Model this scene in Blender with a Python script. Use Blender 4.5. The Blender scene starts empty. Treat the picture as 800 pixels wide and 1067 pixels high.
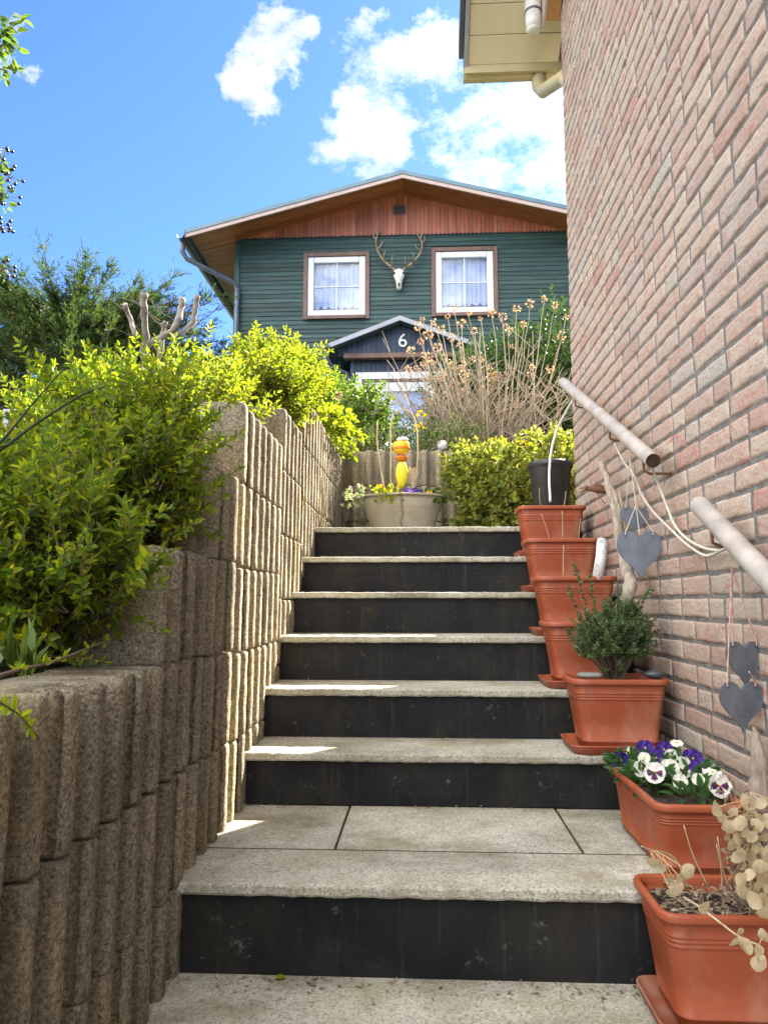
import bpy, math, random
import numpy as np
from mathutils import Vector
PI = math.pi
rnd = random.Random(11)
nr = np.random.default_rng(5)
S = bpy.context.scene
COL = S.collection
EYE = 0.90
SUN_AZ, SUN_EL = math.radians(36), math.radians(40)

# ------------------------------------------------------------------ camera
F_PX = 780.0
pitch = math.atan(94 / F_PX)
yaw = math.atan(40 / F_PX * math.cos(pitch))
cam_d = bpy.data.cameras.new('camera')
cam = bpy.data.objects.new('camera', cam_d)
COL.objects.link(cam)
cam.location = (0, 0, EYE)
cam.rotation_euler = (PI / 2 + pitch, 0, yaw)
cam_d.sensor_fit = 'VERTICAL'
cam_d.sensor_height = 24
cam_d.lens = F_PX / 1067 * 24
cam_d.clip_start = 0.05
cam_d.clip_end = 1000
S.camera = cam
fwd = Vector((-math.sin(yaw) * math.cos(pitch), math.cos(yaw) * math.cos(pitch), math.sin(pitch)))
rgt = Vector((math.cos(yaw), math.sin(yaw), 0))
upv = rgt.cross(fwd)


def ray(px, py):
    return fwd + rgt * ((px - 400) / F_PX) + upv * ((533.5 - py) / F_PX)


def atX(px, py, X):
    d = ray(px, py)
    return Vector((0, 0, EYE)) + d * (X / d.x)


def atY(px, py, Y):
    d = ray(px, py)
    return Vector((0, 0, EYE)) + d * (Y / d.y)


# ------------------------------------------------------------------ materials
def nodes_of(name):
    m = bpy.data.materials.new(name)
    m.use_nodes = True
    nt = m.node_tree
    b = nt.nodes['Principled BSDF']
    return m, nt, b, nt.nodes['Material Output']


def N(nt, t, **kw):
    n = nt.nodes.new(t)
    for k, v in kw.items():
        if k in n.inputs.keys() if isinstance(k, str) else False:
            n.inputs[k].default_value = v
        else:
            setattr(n, k, v)
    return n


def noise(nt, vec, scale, detail=5, rough=0.55):
    n = nt.nodes.new('ShaderNodeTexNoise')
    n.inputs['Scale'].default_value = scale
    n.inputs['Detail'].default_value = detail
    n.inputs['Roughness'].default_value = rough
    if vec is not None:
        nt.links.new(vec, n.inputs['Vector'])
    return n.outputs['Fac']


def ramp(nt, fac, stops, interp='LINEAR'):
    r = nt.nodes.new('ShaderNodeValToRGB')
    e = r.color_ramp.elements
    r.color_ramp.interpolation = interp
    while len(e) < len(stops):
        e.new(0.5)
    for el, (p, c) in zip(e, stops):
        el.position = p
        el.color = (c[0], c[1], c[2], 1) if not isinstance(c, (int, float)) else (c, c, c, 1)
    nt.links.new(fac, r.inputs['Fac'])
    return r.outputs['Color']


def mixc(nt, fac, a, b, mode='MIX'):
    n = nt.nodes.new('ShaderNodeMix')
    n.data_type = 'RGBA'
    n.blend_type = mode
    for sock, v in ((n.inputs[0], fac), (n.inputs[6], a), (n.inputs[7], b)):
        if hasattr(v, 'links'):
            nt.links.new(v, sock)
        elif isinstance(v, (int, float)):
            sock.default_value = v
        else:
            sock.default_value = (v[0], v[1], v[2], 1)
    return n.outputs[2]


def math_n(nt, op, a, b=0.0):
    n = nt.nodes.new('ShaderNodeMath')
    n.operation = op
    for sock, v in ((n.inputs[0], a), (n.inputs[1], b)):
        if hasattr(v, 'links'):
            nt.links.new(v, sock)
        else:
            sock.default_value = v
    return n.outputs[0]


def objco(nt):
    return nt.nodes.new('ShaderNodeTexCoord').outputs['Object']


def stretch(nt, vec, sc):
    n = nt.nodes.new('ShaderNodeMapping')
    n.inputs['Scale'].default_value = sc
    nt.links.new(vec, n.inputs['Vector'])
    return n.outputs['Vector']


def bump(nt, b, h, strength, dist):
    n = nt.nodes.new('ShaderNodeBump')
    n.inputs['Strength'].default_value = strength
    n.inputs['Distance'].default_value = dist
    nt.links.new(h, n.inputs['Height'])
    nt.links.new(n.outputs['Normal'], b.inputs['Normal'])


def island(nt):
    return nt.nodes.new('ShaderNodeNewGeometry').outputs['Random Per Island']


def surf(name, c1, c2, scale=8, rough=0.6, bs=40, bstr=0.3, bd=0.003, sc=(1, 1, 1), spec=0.5, metal=0.0, dirt=None, isl=0.0):
    """two-tone noise surface with bump; dirt = (colour, amount, scale)"""
    m, nt, b, out = nodes_of(name)
    co = stretch(nt, objco(nt), sc)
    f = noise(nt, co, scale, 6)
    col = ramp(nt, f, [(0.3, c1), (0.7, c2)])
    if isl:
        r = island(nt)
        v = ramp(nt, r, [(0, 1 - isl), (1, 1 + isl)])
        col = mixc(nt, 1.0, col, v, 'MULTIPLY')
    if dirt:
        d = ramp(nt, noise(nt, co, dirt[2], 8, 0.65), [(0.5, 0.0), (0.72, dirt[1])])
        col = mixc(nt, d, col, dirt[0])
    nt.links.new(col, b.inputs['Base Color'])
    b.inputs['Roughness'].default_value = rough
    b.inputs['Metallic'].default_value = metal
    b.inputs['Specular IOR Level'].default_value = spec
    bump(nt, b, noise(nt, co, bs, 5), bstr, bd)
    return m


def leafmat(name, cols, trans=0.45, rough=0.45, tcol=None):
    m, nt, b, out = nodes_of(name)
    r = island(nt)
    n = len(cols)
    c = ramp(nt, r, [(i / max(1, n - 1), cc) for i, cc in enumerate(cols)])
    nt.links.new(c, b.inputs['Base Color'])
    b.inputs['Roughness'].default_value = rough
    b.inputs['Specular IOR Level'].default_value = 0.35
    t = nt.nodes.new('ShaderNodeBsdfTranslucent')
    tc = mixc(nt, 1.0, c, tcol or (2.0, 1.9, 0.9), 'MULTIPLY')
    nt.links.new(tc, t.inputs['Color'])
    mx = nt.nodes.new('ShaderNodeMixShader')
    mx.inputs[0].default_value = trans
    nt.links.new(b.outputs[0], mx.inputs[1])
    nt.links.new(t.outputs[0], mx.inputs[2])
    nt.links.new(mx.outputs[0], out.inputs['Surface'])
    return m


def brick_mat():
    m, nt, b, out = nodes_of('clinker_brick')
    co = objco(nt)
    r = island(nt)
    base = ramp(nt, r, [(0.0, (0.33, 0.225, 0.18)), (0.16, (0.42, 0.33, 0.265)), (0.32, (0.38, 0.27, 0.215)), (0.50, (0.43, 0.35, 0.275)),
                        (0.68, (0.40, 0.305, 0.24)), (0.82, (0.36, 0.325, 0.275)), (0.91, (0.36, 0.215, 0.17)), (1.0, (0.42, 0.34, 0.265))])
    f1 = noise(nt, stretch(nt, co, (1, 1, 1.6)), 22, 7, 0.65)
    f1m = ramp(nt, f1, [(0.50, 0.0), (0.64, 0.85)])
    rc = math_n(nt, 'FRACT', math_n(nt, 'MULTIPLY', r, 17.3))
    amt = math_n(nt, 'MULTIPLY', f1m, math_n(nt, 'POWER', rc, 1.5))
    col = mixc(nt, amt, base, (0.42, 0.13, 0.10))
    f2 = ramp(nt, noise(nt, co, 9, 8, 0.7), [(0.46, 0.0), (0.72, 0.5)])
    col = mixc(nt, f2, col, (0.42, 0.38, 0.31))
    f3 = ramp(nt, noise(nt, co, 95, 8, 0.8), [(0.52, 0.0), (0.64, 0.7)])
    col = mixc(nt, f3, col, (0.15, 0.11, 0.095))
    nt.links.new(col, b.inputs['Base Color'])
    b.inputs['Roughness'].default_value = 0.85
    b.inputs['Specular IOR Level'].default_value = 0.25
    h = math_n(nt, 'ADD', noise(nt, co, 60, 8, 0.7), math_n(nt, 'MULTIPLY', noise(nt, stretch(nt, co, (1, 1, 2.2)), 25, 4), 1.2))
    bump(nt, b, h, 0.7, 0.006)
    return m


def concrete_rib_mat():
    m, nt, b, out = nodes_of('ribbed_aggregate_concrete')
    co = objco(nt)
    big = noise(nt, co, 2.4, 6, 0.6)
    col = ramp(nt, big, [(0.28, (0.30, 0.255, 0.19)), (0.48, (0.42, 0.365, 0.27)), (0.62, (0.51, 0.415, 0.26)), (0.75, (0.45, 0.40, 0.32))])
    grit = noise(nt, co, 125, 8, 0.85)
    g = ramp(nt, grit, [(0.36, 0.12), (0.44, 0.62), (0.54, 1.05), (0.66, 1.55)])
    col = mixc(nt, 1.0, col, g, 'MULTIPLY')
    v = nt.nodes.new('ShaderNodeTexVoronoi')
    v.inputs['Scale'].default_value = 170
    nt.links.new(co, v.inputs['Vector'])
    vg = ramp(nt, v.outputs['Color'], [(0.05, 0.62), (0.5, 1.0), (0.95, 1.22)])
    col = mixc(nt, 1.0, col, vg, 'MULTIPLY')
    streak = ramp(nt, noise(nt, stretch(nt, co, (3, 3, 0.35)), 4, 7, 0.6), [(0.50, 0.0), (0.70, 0.6)])
    col = mixc(nt, streak, col, (0.10, 0.085, 0.06))
    lich = ramp(nt, noise(nt, co, 6, 9, 0.7), [(0.60, 0.0), (0.70, 0.35)])
    col = mixc(nt, lich, col, (0.13, 0.13, 0.07))
    nt.links.new(col, b.inputs['Base Color'])
    b.inputs['Roughness'].default_value = 0.92
    b.inputs['Specular IOR Level'].default_value = 0.2
    bump(nt, b, math_n(nt, 'ADD', grit, math_n(nt, 'MULTIPLY', v.outputs['Distance'], -0.5)), 1.0, 0.010)
    return m


def terra_mat(name, c1, c2, bloom, soilamt):
    m, nt, b, out = nodes_of(name)
    co = objco(nt)
    col = ramp(nt, noise(nt, co, 5, 7), [(0.3, c1), (0.7, c2)])
    bl = ramp(nt, noise(nt, stretch(nt, co, (1, 1, 0.6)), 7, 9, 0.68), [(0.50, 0.0), (0.72, bloom)])
    col = mixc(nt, bl, col, (0.40, 0.24, 0.165))
    sc = ramp(nt, noise(nt, stretch(nt, co, (1, 1, 9)), 24, 5, 0.7), [(0.66, 0.0), (0.72, 0.35)])
    col = mixc(nt, sc, col, (0.44, 0.25, 0.17))
    so = ramp(nt, noise(nt, co, 30, 9, 0.78), [(0.60, 0.0), (0.70, soilamt)])
    so2 = ramp(nt, noise(nt, co, 3.5, 4, 0.5), [(0.42, 0.0), (0.62, 1.0)])
    col = mixc(nt, math_n(nt, 'MULTIPLY', so, so2), col, (0.10, 0.055, 0.03))
    nt.links.new(col, b.inputs['Base Color'])
    rr = ramp(nt, noise(nt, co, 9, 6), [(0.3, 0.36), (0.7, 0.62)])
    nt.links.new(rr, b.inputs['Roughness'])
    b.inputs['Specular IOR Level'].default_value = 0.35
    bump(nt, b, noise(nt, co, 70, 5), 0.12, 0.0015)
    return m


def tread_mat():
    m, nt, b, out = nodes_of('exposed_aggregate_slab')
    co = objco(nt)
    v = nt.nodes.new('ShaderNodeTexVoronoi')
    v.inputs['Scale'].default_value = 190
    nt.links.new(co, v.inputs['Vector'])
    base = ramp(nt, noise(nt, co, 3.5, 7, 0.6), [(0.3, (0.40, 0.375, 0.30)), (0.7, (0.54, 0.52, 0.44))])
    spk = ramp(nt, v.outputs['Color'], [(0.0, 0.45), (0.40, 0.92), (1.0, 1.25)])
    col = mixc(nt, 1.0, base, spk, 'MULTIPLY')
    moss = ramp(nt, noise(nt, co, 5, 9, 0.72), [(0.46, 0.0), (0.68, 0.7)])
    col = mixc(nt, moss, col, (0.235, 0.215, 0.10))
    stain = ramp(nt, noise(nt, stretch(nt, co, (1, 2.2, 1)), 2.2, 8, 0.62), [(0.44, 1.0), (0.68, 0.62)])
    col = mixc(nt, 1.0, col, stain, 'MULTIPLY')
    nt.links.new(col, b.inputs['Base Color'])
    b.inputs['Roughness'].default_value = 0.82
    b.inputs['Specular IOR Level'].default_value = 0.3
    bump(nt, b, math_n(nt, 'ADD', noise(nt, co, 160, 4, 0.7), v.outputs['Distance']), 0.55, 0.004)
    return m


def riser_mat():
    m, nt, b, out = nodes_of('worn_black_paint')
    co = objco(nt)
    base = ramp(nt, noise(nt, co, 4, 8, 0.65), [(0.3, (0.0025, 0.0032, 0.006)), (0.72, (0.018, 0.0185, 0.020))])
    green = ramp(nt, noise(nt, stretch(nt, co, (1, 1, 0.5)), 5, 8, 0.7), [(0.48, 0.0), (0.72, 0.7)])
    base = mixc(nt, green, base, (0.034, 0.031, 0.016))
    sc = ramp(nt, noise(nt, co, 17, 10, 0.80), [(0.60, 0.0), (0.68, 0.55)])
    base = mixc(nt, sc, base, (0.22, 0.22, 0.20))
    drip = ramp(nt, noise(nt, stretch(nt, co, (14, 1, 0.7)), 3.2, 7, 0.65), [(0.58, 0.0), (0.74, 0.35)])
    base = mixc(nt, drip, base, (0.085, 0.082, 0.07))
    scr = ramp(nt, noise(nt, stretch(nt, co, (0.5, 1, 6)), 60, 6, 0.7), [(0.68, 0.0), (0.74, 0.35)])
    base = mixc(nt, scr, base, (0.16, 0.16, 0.15))
    nt.links.new(base, b.inputs['Base Color'])
    b.inputs['Roughness'].default_value = 0.6
    b.inputs['Specular IOR Level'].default_value = 0.25
    bump(nt, b, noise(nt, co, 45, 8, 0.7), 0.5, 0.006)
    return m


def tub_mat():
    m, nt, b, out = nodes_of('old_zinc')
    co = objco(nt)
    base = ramp(nt, noise(nt, co, 6, 7), [(0.3, (0.30, 0.27, 0.21)), (0.7, (0.42, 0.39, 0.31))])
    sep = nt.nodes.new('ShaderNodeSeparateXYZ')
    nt.links.new(co, sep.inputs[0])
    wob = math_n(nt, 'ADD', sep.outputs[0], math_n(nt, 'MULTIPLY', noise(nt, co, 14, 5), 0.05))
    d = math_n(nt, 'ABSOLUTE', math_n(nt, 'SUBTRACT', wob, 0.025))
    rust = ramp(nt, d, [(0.0, 0.75), (0.016, 0.0)])
    col = mixc(nt, rust, base, (0.16, 0.065, 0.03))
    nt.links.new(col, b.inputs['Base Color'])
    b.inputs['Roughness'].default_value = 0.6
    b.inputs['Metallic'].default_value = 0.15
    bump(nt, b, noise(nt, co, 30, 4), 0.2, 0.004)
    return m


def glass_mat(name, tint=(0.93, 0.96, 1.0), refl=0.05):
    m, nt, b, out = nodes_of(name)
    g = nt.nodes.new('ShaderNodeBsdfGlossy')
    g.inputs['Roughness'].default_value = 0.02
    g.inputs['Color'].default_value = (0.9, 0.95, 1, 1)
    t = nt.nodes.new('ShaderNodeBsdfTransparent')
    t.inputs['Color'].default_value = (*tint, 1)
    mx = nt.nodes.new('ShaderNodeMixShader')
    mx.inputs[0].default_value = refl
    nt.links.new(t.outputs[0], mx.inputs[1])
    nt.links.new(g.outputs[0], mx.inputs[2])
    nt.links.new(mx.outputs[0], out.inputs['Surface'])
    return m


M = {}
M['brick'] = brick_mat()
M['mortar'] = surf('mortar', (0.10, 0.094, 0.086), (0.20, 0.187, 0.17), 30, 0.95, 120, 0.8, 0.006)
M['rib'] = concrete_rib_mat()
M['tread'] = tread_mat()
M['riser'] = riser_mat()
M['tub'] = tub_mat()
M['pave'] = M['tread']
M['soil'] = surf('dark_soil', (0.030, 0.020, 0.013), (0.075, 0.052, 0.034), 30, 0.95, 90, 1.0, 0.02)
M['ground'] = surf('garden_ground', (0.045, 0.040, 0.020), (0.09, 0.10, 0.035), 3, 0.95, 30, 0.8, 0.02)
M['terra'] = terra_mat('terracotta_plastic', (0.275, 0.062, 0.024), (0.35, 0.086, 0.036), 0.5, 0.6)
M['terra_old'] = terra_mat('terracotta_plastic_dusty', (0.25, 0.075, 0.036), (0.31, 0.11, 0.06), 0.8, 0.9)
M['blackplastic'] = surf('black_plastic', (0.018, 0.017, 0.02), (0.032, 0.03, 0.034), 6, 0.4, 50, 0.1, 0.001)
M['green'] = surf('dark_green_boards', (0.014, 0.046, 0.046), (0.034, 0.078, 0.068), 5, 0.65, 60, 0.3, 0.003, sc=(0.25, 1, 3), dirt=((0.085, 0.10, 0.075), 0.7, 9), isl=0.32)
M['red'] = surf('red_brown_boards', (0.28, 0.075, 0.042), (0.42, 0.145, 0.085), 6, 0.6, 50, 0.3, 0.003, sc=(3, 1, 0.3), dirt=((0.30, 0.17, 0.10), 0.5, 6), isl=0.25)
M['soffitwood'] = surf('varnished_soffit_wood', (0.20, 0.068, 0.022), (0.34, 0.125, 0.042), 5, 0.5, 40, 0.2, 0.002, sc=(0.3, 3, 3), isl=0.2)
M['trim'] = surf('brown_window_trim', (0.12, 0.062, 0.045), (0.20, 0.115, 0.085), 7, 0.6, 60, 0.3, 0.002, sc=(1, 1, 0.4))
M['pink'] = surf('weathered_fascia', (0.42, 0.31, 0.27), (0.50, 0.39, 0.34), 6, 0.6, 40, 0.2, 0.002)
M['zincroof'] = surf('blue_grey_roof_metal', (0.075, 0.135, 0.17), (0.11, 0.18, 0.22), 4, 0.35, 30, 0.1, 0.002, metal=0.3)
M['gutter'] = surf('grey_gutter', (0.085, 0.10, 0.125), (0.13, 0.15, 0.18), 6, 0.4, 40, 0.1, 0.001, metal=0.3)
M['pvc'] = surf('white_window_plastic', (0.64, 0.65, 0.67), (0.69, 0.70, 0.72), 5, 0.35, 40, 0.05, 0.001)
M['curtain'] = leafmat('net_curtain', [(0.42, 0.49, 0.68), (0.46, 0.53, 0.70)], 0.3, 0.9, (1, 1, 1))
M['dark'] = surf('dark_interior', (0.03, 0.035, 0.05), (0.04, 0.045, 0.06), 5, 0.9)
M['glass'] = glass_mat('window_glass')
M['navy'] = surf('dark_blue_boards', (0.014, 0.028, 0.055), (0.030, 0.050, 0.085), 5, 0.6, 50, 0.3, 0.003, sc=(3, 1, 0.4), isl=0.25)
M['greyroof'] = surf('grey_porch_edging', (0.28, 0.29, 0.33), (0.38, 0.39, 0.43), 6, 0.5)
M['plinth'] = surf('white_washed_stone', (0.55, 0.54, 0.50), (0.70, 0.69, 0.66), 4, 0.8, 20, 0.5, 0.01)
M['bone'] = surf('bleached_bone', (0.62, 0.58, 0.48), (0.74, 0.71, 0.63), 9, 0.6, 40, 0.4, 0.004)
M['antler'] = surf('antler', (0.16, 0.10, 0.06), (0.36, 0.28, 0.19), 9, 0.6, 50, 0.5, 0.004)
M['white'] = surf('white_paint', (0.64, 0.64, 0.63), (0.72, 0.72, 0.71), 5, 0.45)
M['rail'] = surf('pale_galvanised_tube', (0.25, 0.22, 0.19), (0.42, 0.385, 0.34), 12, 0.55, 60, 0.3, 0.002, metal=0.0, dirt=((0.40, 0.33, 0.27), 0.6, 10))
M['rust'] = surf('rusty_steel', (0.10, 0.045, 0.025), (0.20, 0.095, 0.05), 20, 0.8, 60, 0.5, 0.003)
M['rope'] = surf('white_cotton_rope', (0.44, 0.40, 0.32), (0.58, 0.54, 0.45), 40, 0.9, 200, 0.8, 0.003)
M['string'] = surf('red_white_twine', (0.42, 0.16, 0.11), (0.60, 0.45, 0.36), 60, 0.9)
M['slate'] = surf('slate', (0.10, 0.12, 0.15), (0.19, 0.215, 0.26), 14, 0.5, 30, 0.6, 0.004)
M['slatedark'] = surf('dark_slate', (0.055, 0.062, 0.075), (0.12, 0.13, 0.15), 14, 0.5, 30, 0.6, 0.004)
M['drift'] = surf('driftwood', (0.20, 0.155, 0.115), (0.42, 0.36, 0.29), 14, 0.9, 40, 0.8, 0.008, sc=(3, 3, 0.5))
M['birch'] = surf('birch_bark', (0.62, 0.62, 0.60), (0.74, 0.74, 0.72), 12, 0.8, 40, 0.5, 0.003, dirt=((0.05, 0.045, 0.04), 0.9, 30))
M['twig'] = surf('brown_twig', (0.09, 0.06, 0.035), (0.17, 0.12, 0.075), 20, 0.85, 60, 0.5, 0.003)
M['cane'] = surf('green_cane', (0.018, 0.032, 0.012), (0.04, 0.052, 0.022), 12, 0.8, spec=0.15)
M['palestem'] = surf('dry_pale_stem', (0.36, 0.28, 0.17), (0.50, 0.42, 0.29), 14, 0.85, isl=0.3)
M['greytrunk'] = surf('grey_bark', (0.12, 0.10, 0.085), (0.30, 0.27, 0.23), 10, 0.9, 30, 0.8, 0.01)
M['beige'] = surf('beige_soffit', (0.62, 0.55, 0.38), (0.66, 0.59, 0.42), 3, 0.5, 30, 0.05, 0.001)
M['beigegutter'] = surf('beige_gutter', (0.42, 0.36, 0.20), (0.48, 0.42, 0.25), 3, 0.45, 30, 0.05, 0.001)
M['slategrey'] = surf('verge_slate', (0.05, 0.06, 0.075), (0.09, 0.10, 0.12), 8, 0.6)
M['oakend'] = surf('bare_beam_wood', (0.36, 0.17, 0.05), (0.48, 0.26, 0.09), 8, 0.6, sc=(3, 3, 0.5))
M['privet'] = leafmat('privet_leaf', [(0.05, 0.10, 0.010), (0.11, 0.165, 0.012), (0.16, 0.20, 0.016), (0.21, 0.21, 0.02), (0.07, 0.13, 0.010), (0.14, 0.19, 0.03)], 0.55, 0.5, (2.1, 2.1, 0.8))
M['privet2'] = leafmat('golden_privet_leaf', [(0.09, 0.14, 0.012), (0.14, 0.185, 0.014), (0.18, 0.20, 0.018), (0.11, 0.16, 0.012)], 0.5, 0.5, (2.1, 2.0, 0.8))
M['ivyleaf'] = leafmat('lime_leaf', [(0.16, 0.22, 0.010), (0.24, 0.28, 0.015), (0.20, 0.26, 0.02)], 0.5, 0.4, (1.9, 1.9, 0.8))
M['euon'] = leafmat('variegated_leaf', [(0.05, 0.10, 0.015), (0.30, 0.30, 0.05), (0.10, 0.15, 0.02), (0.36, 0.34, 0.10), (0.22, 0.25, 0.03), (0.06, 0.10, 0.015)], 0.35, 0.3, (1.7, 1.7, 0.8))
M['conifer'] = leafmat('conifer_needle', [(0.02, 0.042, 0.012), (0.045, 0.080, 0.018), (0.085, 0.12, 0.02), (0.03, 0.06, 0.016)], 0.35, 0.75, (1.6, 1.7, 0.8))
M['darkleaf'] = leafmat('dark_evergreen_leaf', [(0.02, 0.05, 0.012), (0.045, 0.085, 0.018), (0.03, 0.065, 0.02)], 0.3, 0.4, (1.6, 1.7, 0.8))
M['midleaf'] = leafmat('mid_green_leaf', [(0.045, 0.10, 0.02), (0.09, 0.15, 0.025), (0.13, 0.18, 0.03)], 0.4, 0.4, (1.7, 1.7, 0.8))
M['boxleaf'] = leafmat('box_leaf', [(0.045, 0.085, 0.028), (0.085, 0.14, 0.05), (0.14, 0.19, 0.085), (0.06, 0.105, 0.035)], 0.3, 0.3, (1.5, 1.6, 0.8))
M['pansyleaf'] = leafmat('pansy_leaf', [(0.035, 0.10, 0.03), (0.06, 0.14, 0.045), (0.09, 0.17, 0.06)], 0.35, 0.4, (1.5, 1.6, 0.8))
M['drypetal'] = leafmat('dry_flower_petal', [(0.36, 0.25, 0.14), (0.46, 0.34, 0.20), (0.34, 0.20, 0.11), (0.48, 0.39, 0.27)], 0.35, 0.8, (1.2, 1.1, 0.9))
M['pod'] = leafmat('papery_seed_pod', [(0.46, 0.37, 0.21), (0.60, 0.52, 0.35), (0.52, 0.43, 0.27), (0.38, 0.29, 0.16)], 0.4, 0.5, (1.1, 1.05, 0.9))
_nt = M['pod'].node_tree
_b = _nt.nodes['Principled BSDF']
_src = _b.inputs['Base Color'].links[0].from_socket
_sp = ramp(_nt, noise(_nt, objco(_nt), 55, 8, 0.75), [(0.50, 0.0), (0.66, 0.75)])
_c = mixc(_nt, _sp, _src, (0.24, 0.16, 0.075))
_nt.links.new(_c, _b.inputs['Base Color'])
M['hydstem'] = surf('dry_grey_brown_stem', (0.25, 0.20, 0.14), (0.42, 0.35, 0.26), 14, 0.9, isl=0.35)
M['podrim'] = surf('pod_rim', (0.34, 0.24, 0.11), (0.44, 0.33, 0.17), 20, 0.7)
M['petwhite'] = leafmat('white_petal', [(0.72, 0.72, 0.60), (0.80, 0.80, 0.72)], 0.25, 0.6, (1, 1, 1))
M['petpurple'] = leafmat('purple_petal', [(0.035, 0.012, 0.16), (0.055, 0.016, 0.24)], 0.25, 0.6, (1.2, 1, 1.4))
M['petmaroon'] = leafmat('maroon_petal_blotch', [(0.085, 0.008, 0.08), (0.11, 0.012, 0.10)], 0.2, 0.6, (1.2, 1, 1.2))
M['petyellow'] = leafmat('yellow_petal', [(0.72, 0.50, 0.01), (0.78, 0.58, 0.02)], 0.3, 0.6, (1.1, 1.05, 0.8))
M['petviolet'] = leafmat('violet_petal', [(0.16, 0.06, 0.42), (0.26, 0.12, 0.52)], 0.25, 0.6, (1.2, 1, 1.3))
M['yellow'] = surf('yellow_glaze', (0.70, 0.47, 0.008), (0.78, 0.55, 0.012), 5, 0.35)
M['lemon'] = surf('lemon_glaze', (0.76, 0.66, 0.02), (0.80, 0.72, 0.05), 5, 0.35)
M['orange'] = surf('orange_glaze', (0.62, 0.17, 0.01), (0.70, 0.23, 0.015), 5, 0.35)
M['pebble'] = surf('dark_pebble', (0.030, 0.036, 0.04), (0.065, 0.075, 0.08), 12, 0.4)
M['pebblegrey'] = surf('grey_flat_stone', (0.16, 0.17, 0.15), (0.28, 0.28, 0.25), 14, 0.6, 40, 0.5, 0.004)
M['mulch'] = leafmat('bark_mulch', [(0.10, 0.065, 0.04), (0.26, 0.20, 0.14), (0.16, 0.11, 0.07), (0.36, 0.30, 0.22)], 0.0, 0.95)
M['berry'] = surf('black_berry', (0.008, 0.008, 0.016), (0.02, 0.018, 0.03), 10, 0.35)


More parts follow.
